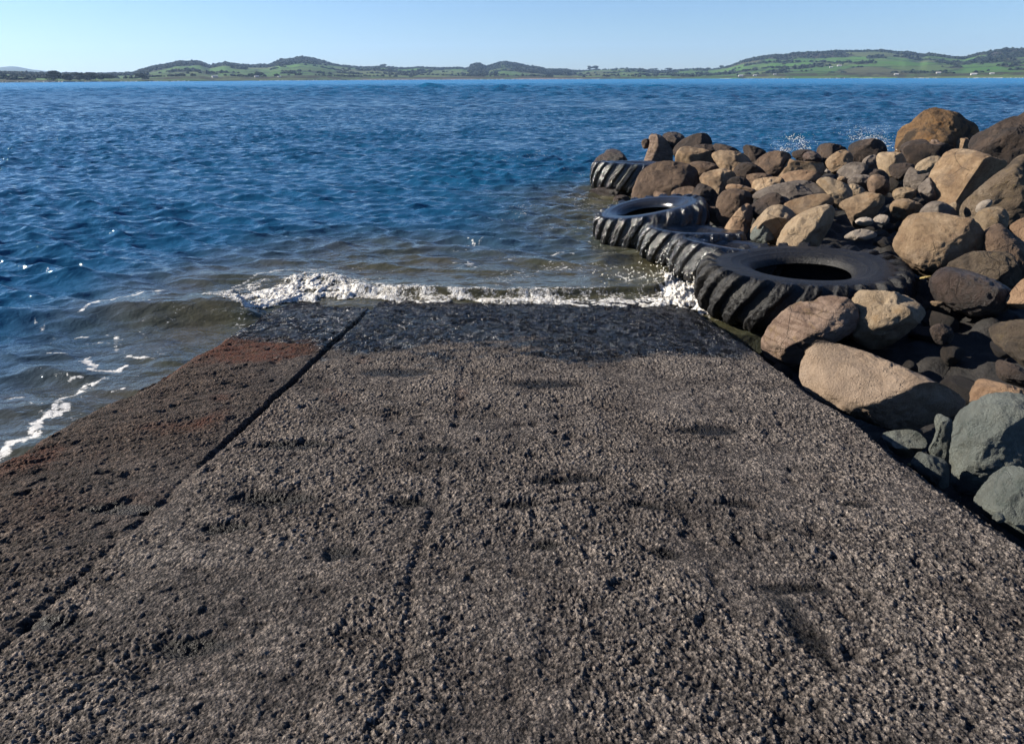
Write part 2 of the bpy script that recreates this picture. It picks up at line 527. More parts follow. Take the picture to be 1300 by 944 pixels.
def water_z(x, y, spacing=None):
    d = np.hypot(x, y)
    if spacing is None: spacing = np.full(x.shape, 0.01)
    near = sstep(0.0, 4.0, np.hypot(np.maximum(0, np.maximum(XL - x, x - XR)) * 1.0, np.maximum(0, y - 8.0)))
    calm = 0.30 + 0.70 * near
    group = 0.75 + 0.5 * fbm2(x * 0.16, y * 0.22, 3, 201)
    z = np.zeros_like(x); ox = np.zeros_like(x); oy = np.zeros_like(x)
    for lam, th, ph, a in WAVES:
        k = 2 * math.pi / lam
        fade = sstep(2.0, 3.6, lam / spacing)
        p = k * (x * math.cos(th) + y * math.sin(th)) + ph + 0.9 * 0
        am = a * fade * group * calm
        z = z + am * np.cos(p)
        s = am * np.sin(p) * 0.7
        ox = ox - s * math.cos(th); oy = oy - s * math.sin(th)
    fz = d > 25
    if fz.any():
        xf, yf, sf, df = x[fz], y[fz], spacing[fz], d[fz]
        zz = np.zeros_like(xf)
        gust = .75 + .55 * fbm2(xf * .012, yf * .03, 3, 207)
        for lam, th, ph, a in FARW:
            r = lam / sf
            w = sstep(2.4, 3.6, r) * sstep(13, 7, r)
            k = 2 * math.pi / lam
            zz = zz + a * w * np.cos(k * (xf * math.cos(th) + yf * math.sin(th)) + ph)
        z[fz] += zz * gust * sstep(25, 60, df) * (1 - .93 * sstep(60, 420, df))
    nn = fbm2(x * 2.2, y * 2.2, 3, 203)
    # breaking swell beside the slab
    s, t, b = seg_dist(x, y, SWELL)
    s = s + 0.07 * fbm2(x * 1.7, y * 1.7, 3, 204)
    prof = np.where(s < 0, np.exp(-(s / 0.20) ** 2), np.exp(-(s / 0.55) ** 2))
    z = z + 0.16 * prof * np.exp(-(b / 0.5) ** 2) * (0.45 + 0.55 * sstep(0.1, 0.6, t)) * (1 - .95 * sstep(.60, .90, t)) - 0.045 * np.exp(-((s + 0.5) / 0.3) ** 2) * np.exp(-(b / 0.3) ** 2)
    s, t, b = seg_dist(x, y, SWELL2)
    z = z + 0.06 * np.exp(-((s + 0.1 * nn) / 0.30) ** 2) * np.exp(-(b / 0.8) ** 2)
    s, t, b = seg_dist(x, y, LIP)
    prof = np.where(s < 0, np.exp(-(s / 0.05) ** 2), np.exp(-(s / 0.50) ** 2))
    z = z + 0.075 * prof * np.exp(-(b / 0.2) ** 2)
    s, t, b = seg_dist(x, y, TYREWAVE)
    z = z + 0.07 * np.exp(-((s + .03 * nn) / 0.18) ** 2) * np.exp(-(b / 0.3) ** 2)
    return z, ox, oy


FOAM_RIB = []        # floating foam streaks: polyline in pixels, width (m), density
for pts, wd, dn in (
        (((110, 452), (122, 463), (118, 470), (150, 470), (156, 462)), .06, .95),
        (((60, 530), (85, 505), (108, 490), (135, 480)), .055, .9),
        (((38, 555), (48, 535), (70, 525), (92, 515)), .075, 1.0),
        (((-5, 580), (12, 562), (30, 560)), .08, .9),
        (((125, 490), (160, 480), (200, 470)), .035, .5),
        (((60, 451), (85, 450)), .04, .8), (((85, 484), (100, 481)), .05, .8), (((10, 505), (28, 503)), .05, .8),
        (((145, 498), (158, 494)), .05, .8), (((20, 492), (32, 493)), .04, .6), (((95, 503), (122, 503)), .04, .6),
        (((108, 402), (135, 390), (165, 380), (185, 375)), .05, .9), (((160, 380), (185, 372), (215, 368)), .05, .8),
        (((105, 430), (125, 428), (145, 433), (150, 445)), .05, .7), (((135, 420), (150, 427)), .04, .8), (((155, 452), (195, 456)), .04, .85),
        (((125, 405), (160, 398), (185, 402)), .03, .6), (((175, 418), (185, 425)), .03, .7),
        (((190, 395), (225, 390)), .03, .55), (((215, 378), (250, 372)), .05, .7),
        (((300, 365), (340, 350), (390, 343), (440, 345)), .09, .75), (((380, 352), (420, 340), (470, 340)), .07, .6),
        (((400, 338), (450, 341), (500, 345)), .04, .6),
        (((575, 318), (620, 322), (680, 318)), .16, .55), (((650, 310), (700, 312), (745, 322)), .14, .5),
        (((640, 340), (690, 345), (740, 352)), .10, .45), (((690, 300), (740, 302), (760, 310)), .14, .5), (((560, 345), (600, 340)), .06, .5),
        (((720, 330), (760, 336), (800, 345)), .10, .55), (((770, 327), (800, 322), (850, 322)), .07, .8),
        (((620, 205), (660, 200), (720, 190), (765, 188)), .55, .55), (((640, 195), (700, 196)), .4, .5), (((700, 210), (745, 222)), .4, .55),
        (((640, 222), (700, 228), (740, 235)), .3, .42), (((690, 250), (740, 262)), .25, .45), (((600, 250), (650, 246)), .2, .3),
        (((640, 262), (700, 272), (745, 280)), .3, .45), (((720, 286), (755, 292)), .15, .55),
        (((955, 187), (1010, 190), (1050, 192)), .5, .42), (((1085, 185), (1130, 187)), .4, .42),
        (((560, 292), (620, 300)), .12, .4), (((470, 300), (520, 296)), .10, .3), (((330, 322), (380, 330)), .06, .35)):
    FOAM_RIB.append(([w2(*p) for p in pts], wd * .95, dn))


FR = np.random.default_rng(71)
for k in range(70):
    if k < 34:
        px, py = FR.uniform(15, 290), FR.uniform(398, 560)
        if py > 572 - px * .585: continue
    else:
        px, py = FR.uniform(480, 850), FR.uniform(300, 356)
    a, b = FR.uniform(8, 34), FR.uniform(-6, 6)
    FOAM_RIB.append(([w2(px, py), w2(px + a * .5, py + b + FR.uniform(-3, 3)), w2(px + a, py + b * .4)], FR.uniform(.02, .05), FR.uniform(.5, .85)))


def build_water():
    ys = np.concatenate([np.linspace(-2.0, 2.4, 25)[:-1], np.geomspace(2.4, 60, 900)[:-1], np.geomspace(60, 1750, 430)])
    nc = 760
    u = np.linspace(-1, 1, nc)
    V = np.zeros((len(ys), nc, 2)); SPC = np.zeros((len(ys), nc))
    for i, y in enumerate(ys):
        yy = max(y, 2.4)
        hw = 3.2 + 0.92 * yy
        V[i, :, 0] = u * hw; V[i, :, 1] = y
        SPC[i] = max(2 * hw / nc, (ys[min(i + 1, len(ys) - 1)] - ys[max(i - 1, 0)]) / 2 * 0.75)
    x, y = V[..., 0].ravel(), V[..., 1].ravel()
    sp = SPC.ravel()
    z, ox, oy = water_z(x, y, sp)
    foam = np.zeros_like(x)
    near = (y < 40) & (y > 2)
    xn, yn = x[near], y[near]
    fw = 0.5 + 0.5 * fbm2(xn * 5, yn * 5, 4, 301)
    acc = np.zeros_like(xn)
    for pts, wd, dn in FOAM_RIB:
        jx = xn + 0.9 * wd * fbm2(xn * (.45 / wd), yn * (.45 / wd), 3, 302); jy = yn + 0.9 * wd * fbm2(xn * (.45 / wd) + 9, yn * (.45 / wd), 3, 303)
        s, t, b = seg_dist(jx, jy, pts)
        acc = np.maximum(acc, dn * np.exp(-(np.hypot(s, 0) / wd) ** 2))
    # loose flecks of froth shed by the wash
    rim = np.minimum(np.hypot(np.maximum(0, np.maximum(XL - xn, xn - 2.0)), np.maximum(0, yn - 7.9)), np.hypot(np.maximum(0, np.abs(xn - 1.2) - .7), np.maximum(0, np.abs(yn - 11.5) - 3.4)))
    acc = np.maximum(acc, .56 * sstep(2.6, .3, rim) * sstep(-.25, .45, fbm2(xn * 1.3, yn * 1.9, 4, 309)))
    foam[near] = acc
    # sediment stirred up near the slab and rocks
    dsh = np.hypot(np.maximum(0, np.maximum(XL - x, x - 2.0)), np.maximum(0, y - 8.2))
    drk = np.hypot(x - np.clip(x, 1.7, 9), y - np.clip(y, 8, 16)) + 0.8
    dd = np.minimum(dsh, drk) + 1.2 * fbm2(x * 0.35, y * 0.35, 3, 305)
    silt = sstep(4.0, 0.1, dd)
    co = np.stack([x + ox, y + oy, z], 1)
    # drop what lies under the slab so nothing pokes through it
    under = (x > XL + .25) & (x < XR + 3) & (y < 6.4)
    co[under, 2] = -0.35
    me = mesh_np('sea', co, grid_faces(len(ys), nc))
    attr(me, 'foam', foam); attr(me, 'silt', silt)
    attr(me, 'dist', np.hypot(x, y))
    t = NT('sea_water')
    P = t.coord('Object')
    fm = t.attr('foam'); silt_a = t.attr('silt'); dist = t.attr('dist')
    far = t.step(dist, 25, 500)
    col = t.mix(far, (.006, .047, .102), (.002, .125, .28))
    patch = t.noise(t.mapping(P, (.03, .09, 1)), 1.0, 4)
    col = t.mix(t.math('MULTIPLY', t.step(patch, .45, .7), .5), col, t.mix(1, col, (.7, 1.25, 1.2), 'MULTIPLY'))
    col = t.mix(silt_a, col, t.ramp(t.noise(P, 1.3, 3), ((.3, (.036, .037, .019)), (.7, (.052, .045, .026)))))
    # ripples too fine for the mesh
    pr = t.mapping(P, (1.0, 1.35, 1.0), (0, 0, math.radians(8)))
    r1 = t.noise(pr, 11, 3, .5, .3); r2 = t.noise(pr, 3.2, 4, .55, .4)
    r3 = t.noise(t.mapping(P, (.35, .8, 1)), 1.0, 5, .6, .3)
    b = t.bump(r1, .016, .8)
    b = t.bump(r2, .040, .5, b)
    wfar = t.step(dist, 8, 40)
    nb = t.n('ShaderNodeBump'); t.set(nb.inputs['Height'], r3); nb.inputs['Distance'].default_value = .45
    t.set(nb.inputs['Strength'], t.math('MULTIPLY', wfar, .75)); t.set(nb.inputs['Normal'], b)
    rough = t.math('MULTIPLY_ADD', t.step(dist, 14, 130), .22, .05)
    # wavelets smaller than a mesh cell: tilt the facets themselves, more with distance where the mesh carries only the swell
    def cnoise(vec, sc, det):
        q = t.n('ShaderNodeTexNoise'); t.set(q.inputs['Vector'], vec); q.inputs['Scale'].default_value = sc; q.inputs['Detail'].default_value = det
        q.inputs['Roughness'].default_value = .65
        return q.outputs['Color']
    def vm(op, a, b=None, s=None):
        q = t.n('ShaderNodeVectorMath', operation=op); t.set(q.inputs[0], a)
        if b is not None: t.set(q.inputs[1], b)
        if s is not None: t.set(q.inputs['Scale'], s)
        return q.outputs[0]
    gust = t.math('MULTIPLY_ADD', t.noise(t.mapping(P, (.012, .035, 1)), 1.0, 5, .6), 1.0, .5)
    tilt = vm('SUBTRACT', cnoise(t.mapping(P, (.55, 1.0, 1)), 2.2, 6), (.5, .5, .5))
    tilt = vm('MULTIPLY', tilt, (1.7, 2.6, 0.0))
    tilt = vm('SCALE', tilt, None, t.math('MULTIPLY', gust, t.math('MULTIPLY_ADD', t.step(dist, 10, 90), .62, .10)))
    nrm = vm('NORMALIZE', vm('ADD', nb.outputs['Normal'], tilt))
    wat = t.bsdf(col, rough, nrm, 1.333, t.math('MULTIPLY_ADD', t.step(dist, 60, 500), -.25, .5))
    fn = t.noise(t.mapping(P, (1, 1.25, 1)), 16, 6, .68, .6)
    fn2 = t.voro(P, 22, 'DISTANCE_TO_EDGE').outputs['Distance']
    thr = t.math('MULTIPLY_ADD', fm, -.50, .815)
    mask = t.math('MULTIPLY', t.step(t.math('SUBTRACT', fn, thr), .0, .13), t.step(fm, .08, .25))
    lace = t.math('MULTIPLY', mask, t.math('MAXIMUM', t.step(fm, .5, .85), t.step(fn2, .10, .02)))
    fo = t.bsdf(t.mix(fn, (.36, .35, .33), (.60, .59, .575)), .7, t.bump(fn, .02, .8))
    ms = t.n('ShaderNodeMixShader'); t.set(ms.inputs[0], lace); t.set(ms.inputs[1], wat); t.set(ms.inputs[2], fo)
    me.materials.append(t.done(ms.outputs[0]))
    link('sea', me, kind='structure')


def foam_material(film=False):
    t = NT('foam_sheet' if film else 'sea_foam')
    P = t.coord('Object')
    n = t.noise(P, 30, 6, .7); n2 = t.noise(P, 5, 4)
    n3 = t.noise(t.mapping(P, (1, .7, 1)), 10, 7, .74, 1.4)
    col = t.mix(t.step(n, .32, .6), (.30, .28, .245), (.56, .55, .53))
    col = t.mix(t.math('MULTIPLY', t.step(n2, .5, .66), .4), col, (.40, .35, .27))
    lace = t.step(n3, .64, .52)
    v = t.voro(P, 60).outputs['Distance']
    nrm = t.bump(t.math('ADD', n, t.math('MULTIPLY', v, -.7)), .02, .7)
    foam = t.bsdf(col, .55, nrm, 1.33)
    pb = foam.node; pb.inputs['Subsurface Weight'].default_value = .8; pb.inputs['Subsurface Radius'].default_value = (1, .9, .75); pb.inputs['Subsurface Scale'].default_value = .035
    wet = t.bsdf(t.mix(n2, (.055, .048, .033), (.13, .115, .09)), .08, t.bump(n3, .02, .6), 1.333)
    ms = t.n('ShaderNodeMixShader'); t.set(ms.inputs[0], lace); t.set(ms.inputs[1], wet); t.set(ms.inputs[2], foam)
    if not film: return t.done(foam)
    # the froth thins to a lacy film at its borders and the water shows through
    al = t.step(t.math('MULTIPLY_ADD', t.math('SUBTRACT', t.noise(P, 26, 5, .7), .5), .075, t.attr('thick')), -.004, .014)
    tr = t.n('ShaderNodeBsdfTransparent')
    m2 = t.n('ShaderNodeMixShader'); t.set(m2.inputs[0], al); t.set(m2.inputs[1], tr.outputs[0]); t.set(m2.inputs[2], ms.outputs[0])
    return t.done(m2.outputs[0])


def build_foam(fmat):
    """the churned white edge of the wave: a lumpy sheet with holes and ragged borders"""
    front = [w2(*p) for p in ((262, 384), (285, 396), (318, 400), (345, 391), (385, 381), (420, 379), (480, 382), (540, 384), (600, 387), (680, 388), (735, 392),
                              (770, 395), (792, 393), (830, 388), (862, 393), (900, 402))]
    back = [w2(*p) for p in ((240, 378), (285, 370), (330, 356), (390, 347), (440, 350), (500, 366), (560, 372), (680, 372), (790, 372), (826, 364), (842, 336), (880, 330))]
    fx, fy = np.array(front).T; bx, by = np.array(back).T
    xs = np.arange(-4.0, 2.35, 0.011); ys = np.arange(6.3, 9.9, 0.013)
    X, Y = np.meshgrid(xs, ys)
    x, y = X.ravel(), Y.ravel()
    yf = np.interp(x, fx, fy) + 0.17 * fbm2(x * 1.9, x * 0, 4, 401) + 0.05 * fbm2(x * 9, y * 9, 3, 405)
    yb = np.interp(x, bx, by) + 0.16 * fbm2(x * 2.0, x * 0 + 5, 4, 402)
    u = (y - yf) / np.maximum(yb - yf, 0.05)
    band = sstep(-0.02, 0.16, u) * sstep(1.15, 0.55, u) * sstep(-3.75, -3.2, x)
    bil = 1 - np.abs(fbm2(x * 7, y * 6, 4, 403)) * 1.9
    fine = fbm2(x * 24, y * 22, 3, 404)
    d1, v1 = worley2(x * 13 + 1.5 * fine, y * 11, 406)
    bil2 = 1 - np.abs(fbm2(x * 19, y * 13, 4, 413)) * 2.2
    bil = 1 - np.abs(fbm2(x * 5.0 + .2 * fine, y * 4.2, 4, 403, .42)) * 2.0
    lump = 0.55 * bil + 0.22 * bil2 + .30 * fbm2(x * 3.1, y * 2.2, 3, 414) + .04 * fine
    hgt = 0.022 + 0.032 * np.exp(-((x + 2.45) / 0.65) ** 2) + 0.095 * np.exp(-((x - 2.0) / 0.30) ** 2)
    dens = 0.13 + 0.34 * sstep(0.35, 0.95, u) - 0.05 * np.exp(-((x - 2.0) / .3) ** 2)
    th = band * (lump - dens) * hgt * 1.25
    wz = water_z(x, y)[0]
    rz = R0 - RS * y - 0.012
    base = np.where((x > XL) & (x < XR), np.maximum(rz, wz), wz)
    th = th - 0.034 * (1 - sstep(.02, .32, band + .22 * fbm2(x * 6, y * 6, 3, 417)))
    keep = th > -0.014
    z = base + np.maximum(th, 0.0) * 1.0 + .004
    co = np.stack([x, y, z], 1)
    f = grid_faces(len(ys), len(xs))
    f = f[keep[f].sum(1) >= 3]
    used = np.unique(f); mp = np.full(len(co), -1); mp[used] = np.arange(len(used))
    me = mesh_np('foam', co[used], mp[f])
    attr(me, 'thick', th[used])
    link('foam', me, foam_material(True), kind='stuff')


def build_spray(fmat):
    sets = []
    v0, f0 = ico(1)

    def burst(name, drops):
        vv, ff, n = [], [], 0
        for c, r in drops:
            s = np.array([r, r, r * RNG.uniform(.8, 1.6)])
            vv.append(v0 * s + c); ff.append(f0 + n); n += len(v0)
        link(name, mesh_np(name, np.concatenate(vv), np.concatenate(ff)), fmat, kind='stuff')

    def plume(px, py, dist, spread, height, count, r0, lean=0.0):
        d = ray(px, py); c = np.array([0, 0, CAMZ]) + d * (dist / math.hypot(d[0], d[1]))
        out = []
        for _ in range(count):
            h = RNG.random() ** 1.6
            p = c + np.array([RNG.normal() * spread * (.35 + h) + lean * h, RNG.normal() * .25, height * h + RNG.normal() * .03])
            out.append((p, r0 * (1.25 - .75 * h) * RNG.uniform(.4, 1.3)))
        return out
    a = plume(1000, 192, 16.6, .20, .26, 220, .0055) + plume(1012, 178, 16.6, .16, .14, 90, .007) + plume(1022, 190, 16.6, .05, .25, 70, .007, -.15)
    burst('sea_spray', a)
    b = plume(1108, 186, 16.8, .15, .42, 360, .006, -.1) + plume(1092, 178, 16.8, .28, .42, 200, .0048, -.2) + plume(1112, 184, 16.8, .10, .16, 260, .0075)
    burst('sea_spray', b)
    c = []
    for px, py, sp, hh, cnt in ((858, 352, .16, .22, 120), (880, 372, .12, .12, 60), (815, 350, .25, .06, 60), (785, 352, .2, .03, 20)):
        q = at_z(px, py, .05)
        for _ in range(cnt):
            p = q + np.array([RNG.normal() * sp, RNG.normal() * sp * .7, abs(RNG.normal()) * hh])
            c.append((p, RNG.uniform(.003, .011)))
    burst('sea_spray', c)


# ------------------------------------------------------------------ tyres
def rubber(name, wet, crust=False):
    t = NT(name)
    P = t.coord('Object')
    n = t.noise(P, 22, 6, .65); n2 = t.noise(P, 4, 4); n3 = t.noise(P, 90, 3, .6)
    col = t.ramp(n, ((.3, (.0045, .0045, .005)), (.7, (.013, .0125, .0125))))
    geo = t.n('ShaderNodeNewGeometry')
    col = t.mix(t.math('MULTIPLY', t.step(n2, .5, .72), .5 if not wet else .2), col, (.026, .024, .022))
    sp = t.step(t.noise(P, 60, 2), .66, .72)
    col = t.mix(t.math('MULTIPLY', sp, .35), col, (.12, .11, .10))
    hgt = t.math('ADD', n, t.math('MULTIPLY', n3, .35))
    rough = t.math('MULTIPLY_ADD', n, .20, (.05 if wet else .38))
    return t.done(t.bsdf(col, rough, t.bump(hgt, (.020 if crust else .006) if wet else .018, .9), 1.5, 0.6 if wet else .22))


def tyre(loc, R, Wd, tilt, nl, mats, label, spin=0.0, seed=0, hole=0.50, chev=-1.5):
    root = empty('tractor_tyre', loc, label, 'tyre', 'worn tractor tyres lying along the rocks', rot=tilt)
    ri = hole * R
    # (r, z) going bead -> upper wall -> tread -> lower wall -> bead
    half = [(ri * 1.00, .26), (ri * 1.03, .33), (ri * 1.10, .40), (.66 * R, .475), (.74 * R, .50), (.82 * R, .495), (.89 * R, .46), (.945 * R, .40), (.975 * R, .30), (.99 * R, .15), (.995 * R, 0)]
    outer = np.array(half + [(r, -z) for r, z in half[-2::-1]])
    inner = np.array([(ri * 1.0, -.26), (ri * 1.12, -.33), (.70 * R, -.41), (.84 * R, -.37), (.90 * R, -.2), (.91 * R, 0), (.90 * R, .2), (.84 * R, .37), (.70 * R, .41), (ri * 1.12, .33), (ri * 1.0, .26)])

    def resample(p, m):
        q = np.array(p, float)
        for _ in range(3):
            a = q[:-1] * .75 + q[1:] * .25; b = q[:-1] * .25 + q[1:] * .75
            q = np.concatenate([q[:1], np.stack([a, b], 1).reshape(-1, 2), q[-1:]])
        s = np.concatenate([[0], np.cumsum(np.hypot(*(np.diff(q, axis=0) * [1, Wd]).T))])
        u = np.linspace(0, s[-1], m)
        return np.stack([np.interp(u, s, q[:, 0]), np.interp(u, s, q[:, 1])], 1)
    outer = resample(outer, 120); inner = resample(inner, 36)
    NTH = 620
    th = np.linspace(0, 2 * math.pi, NTH, endpoint=False)

    def sheet(prof, disp):
        r, z = prof[:, 0][:, None], prof[:, 1][:, None]
        T = th[None, :]
        dr = np.gradient(prof[:, 0]); dz = np.gradient(prof[:, 1] * Wd)
        L = np.hypot(dr, dz); nr_, nz_ = (dz / L)[:, None], (-dr / L)[:, None]
        sgn = -1.0 if (nr_[len(r) // 2, 0] < 0) else 1.0
        h = disp(r, z, T) if disp else 0
        rr = r + sgn * nr_ * h + 0 * T; zz = z * Wd + sgn * nz_ * h + 0 * T
        # slight sag and dents of an old casing
        rr = rr * (1 + .018 * np.sin(2 * T + seed) + .010 * np.sin(5 * T + 2 * seed))
        zz = zz + .012 * np.sin(2 * T + 1.3 * seed)
        return np.stack([rr * np.cos(T), rr * np.sin(T), zz], -1)

    def lugs(r, z, T):
        w = z / .5
        ph = T * nl / (2 * math.pi) + spin + chev * .5 * w
        ph = ph + .10 * (vn2(T * 3 + seed, w * 0 + seed) - .5)
        q = np.abs((ph % 1.0) - .5) * 2
        lug = sstep(.40, .58, q + .12 * (vn2(T * 25, w * 4 + seed) - .5))
        zone = sstep(.83 * R, .93 * R, r)
        mid = 1.0
        wear = .85 + .35 * (vn2(T * nl / 3.1 + seed * 3, w * 3 + 7) - .5)
        tex = (vn2(T * 60, w * 9 + seed) - .5) * .16 + (vn2(T * 150, w * 24 + seed) - .5) * .13
        ring = .004 * np.exp(-((r - .70 * R) / .012) ** 2) + .005 * np.exp(-((r - .60 * R) / .010) ** 2)
        return R * .075 * zone * (lug * mid * wear - .15 + tex * (.4 + lug)) + ring
    O = sheet(outer, lugs); I = sheet(inner, None)
    k0 = int(np.argmax(outer[:, 0] > .83 * R)); k1 = len(outer) - k0
    parts = [('sidewall', O[:k0 + 1], mats[0]), ('tread', O[k0:k1], mats[1]), ('sidewall', O[k1 - 1:], mats[0]), ('inner_liner', I, mats[0])]
    for nm, S, m in parts:
        me = mesh_np(nm, S.reshape(-1, 3), grid_faces(S.shape[0], NTH, True))
        link(nm, me, m, root)
    return root


def build_tyres():
    dry = rubber('dry_rubber', False); wet = rubber('wet_rubber', True); enc = rubber('encrusted_wet_rubber', True, True)
    d = math.radians
    tyre((3.12, 7.10, .29), 1.05, .52, (d(-1.5), d(-1), .3), 25, (dry, dry), 'largest and nearest black tractor tyre lying flat beside the slipway corner', .2, 1, .47)
    tyre((2.70, 8.38, .23), .69, .48, (d(0), d(8), .8), 19, (wet, enc), 'tilted ribbed black tyre wedged directly behind the largest tyre', .5, 2)
    tyre((2.54, 9.48, .20), .70, .46, (d(-4), d(3), .1), 19, (wet, enc), 'low wet black tyre between the ribbed tyre and the blue-sheened tyre', .1, 3)
    tyre((2.20, 10.75, .27), .86, .52, (d(-5.5), d(-9), .5), 21, (wet, enc), 'wet black tyre with a blue sheen on its sloping top, open centre towards the water', .7, 4)
    tyre((2.72, 15.75, .32), .92, .62, (d(-3.5), d(2), .2), 22, (wet, enc), 'farthest black tyre, standing in the water at the tip of the breakwater', .3, 5)
# ------------------------------------------------------------------ breakwater ground
def terrain(x, y):
    x = np.asarray(x, float); y = np.asarray(y, float)
    d = np.hypot(x, y)
    base = .10 + .07 * d - .0012 * d * d
    e = np.maximum(R0 - RS * y - .24, -.15)
    xs = np.where(y < 7, 1.95, 1.95 - .45 * sstep(7, 8.5, y) + .35 * sstep(11, 15, y))
    u = x - xs
    z = e + (base - e) * sstep(.3, 2.7, u)
    return z - 1.6 * sstep(16.2, 19.5, y)


def hit_ground(px, py):
    d = ray(px, py)
    t = np.arange(2.0, 26.0, .01)
    p = np.array([0, 0, CAMZ]) + d[None, :] * t[:, None]
    below = p[:, 2] < terrain(p[:, 0], p[:, 1])
    i = int(np.argmax(below)) if below.any() else len(t) - 1
    if not below.any() or t[i] > 17.6: i = int((17.6 - 2.0) / .01)
    return t[i]


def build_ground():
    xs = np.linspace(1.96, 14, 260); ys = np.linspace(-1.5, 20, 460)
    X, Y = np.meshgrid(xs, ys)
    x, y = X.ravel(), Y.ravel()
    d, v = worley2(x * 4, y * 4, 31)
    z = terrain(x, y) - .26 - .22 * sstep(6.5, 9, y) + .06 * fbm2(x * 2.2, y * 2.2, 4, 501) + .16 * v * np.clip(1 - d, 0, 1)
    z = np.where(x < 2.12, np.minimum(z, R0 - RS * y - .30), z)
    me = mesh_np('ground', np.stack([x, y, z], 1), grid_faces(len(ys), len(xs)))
    t = NT('rubble_bed_painted_shade')
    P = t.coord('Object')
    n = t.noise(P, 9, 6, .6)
    col = t.ramp(n, ((.3, (.003, .0027, .0025)), (.7, (.012, .0095, .008))))  # near-black: shadow of the gaps is painted into the bed colour
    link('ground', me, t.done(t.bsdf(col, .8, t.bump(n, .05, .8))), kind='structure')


# ------------------------------------------------------------------ rock materials
def rock_mat(name, cols, speck=.35, stain=(.05, .04, .035), stain_amt=.5, rough=.88, accent=None, accent_amt=0.0, bump=1.0, strata=0.0, crack=.5, grime=.0):
    K = .60
    cols = [tuple(c * K for c in q) for q in cols]; stain = tuple(c * K for c in stain)
    accent = tuple(c * K for c in accent) if accent else None
    t = NT(name)
    oi = t.n('ShaderNodeObjectInfo')
    off = t.n('ShaderNodeVectorMath', operation='SCALE')
    comb = t.n('ShaderNodeCombineXYZ')
    t.set(comb.inputs[0], oi.outputs['Random']); t.set(comb.inputs[1], t.math('FRACT', t.math('MULTIPLY', oi.outputs['Random'], 17.3)))
    t.set(comb.inputs[2], t.math('FRACT', t.math('MULTIPLY', oi.outputs['Random'], 43.7)))
    t.set(off.inputs[0], comb.outputs[0]); off.inputs['Scale'].default_value = 60
    ad = t.n('ShaderNodeVectorMath', operation='ADD'); t.set(ad.inputs[0], t.coord('Object')); t.set(ad.inputs[1], off.outputs[0])
    P = ad.outputs[0]
    n1 = t.noise(P, 3.2, 6, .6, .5); n2 = t.noise(P, 14, 6, .65); n3 = t.noise(P, 75, 5, .7); n4 = t.noise(P, 200, 3, .7)
    col = t.ramp(n1, ((.28, cols[0]), (.5, cols[1]), (.72, cols[2])))
    var = t.math('MULTIPLY_ADD', t.math('FRACT', t.math('MULTIPLY', oi.outputs['Random'], 91.1)), .45, .78)
    vc = t.n('ShaderNodeCombineXYZ')
    for k in range(3): t.set(vc.inputs[k], var)
    col = t.mix(1, col, vc.outputs[0], 'MULTIPLY')
    col = t.mix(t.math('MULTIPLY', t.step(n2, .40, .62), .45), col, t.mix(1, col, (.62, .58, .55), 'MULTIPLY'))
    col = t.mix(t.math('MULTIPLY', t.step(n3, .5, .66), speck), col, t.mix(1, col, (.42, .40, .39), 'MULTIPLY'))
    col = t.mix(t.math('MULTIPLY', t.step(n4, .56, .68), speck * .8), col, t.mix(1, col, (1.45, 1.40, 1.32), 'MULTIPLY'))
    if strata:
        sv = t.mapping(P, (1.2, 1.2, 9.0), (.5, .35, .2))
        sn = t.noise(sv, 2.2, 5, .6, .8)
        col = t.mix(t.math('MULTIPLY', t.step(sn, .48, .60), strata), col, t.mix(1, col, (.50, .44, .40), 'MULTIPLY'))
    if accent:
        col = t.mix(t.math('MULTIPLY', t.step(t.noise(P, 6, 6, .7, 1.0), .54, .66), accent_amt), col, accent)
    if stain_amt:
        st = t.step(t.noise(P, 2.3, 6, .66, .8), .53 - .06 * (stain_amt > .65), .66 - .06 * (stain_amt > .65))
        col = t.mix(t.math('MULTIPLY', st, stain_amt), col, stain)
    hgt = t.math('ADD', t.math('MULTIPLY', n2, 1.0), t.math('ADD', t.math('MULTIPLY', n3, .75), t.math('MULTIPLY', n4, .30)))
    if crack:
        dv = t.n('ShaderNodeMix', data_type='VECTOR'); t.set(dv.inputs[0], .16); t.set(dv.inputs[4], P)
        nn = t.n('ShaderNodeTexNoise'); t.set(nn.inputs['Vector'], P); nn.inputs['Scale'].default_value = 2.4
        t.set(dv.inputs[5], nn.outputs['Color'])
        cr = t.voro(dv.outputs[1], 2.6, 'DISTANCE_TO_EDGE').outputs['Distance']
        gate = t.step(t.noise(P, 1.7, 3), .50, .60)
        line = t.math('MULTIPLY', t.step(cr, .016, .003), gate)
        col = t.mix(t.math('MULTIPLY', line, crack), col, (.015, .012, .010))
        hgt = t.math('MULTIPLY_ADD', line, -.5 * crack, hgt)
    pits = t.voro(P, 26).outputs['Distance']
    hgt = t.math('MULTIPLY_ADD', t.math('MULTIPLY', t.step(pits, .20, .02), t.step(n1, .5, .6)), -.5, hgt)
    if grime:
        # tide-line grime and weed: below a wavy height the stone is stained dark
        geo = t.n('ShaderNodeNewGeometry'); sp = t.n('ShaderNodeSeparateXYZ'); t.set(sp.inputs[0], geo.outputs['Position'])
        lvl = t.math('MULTIPLY_ADD', n1, .5, grime - .25)
        wetm = t.step(t.math('SUBTRACT', lvl, sp.outputs[2]), 0, .14)
        col = t.mix(t.math('MULTIPLY', wetm, .85), col, t.mix(1, col, (.26, .23, .22), 'MULTIPLY'))
        rough = t.math('MULTIPLY_ADD', wetm, .35 - rough, rough)
    return t.done(t.bsdf(col, rough, t.bump(hgt, .042, bump), 1.45, .35))


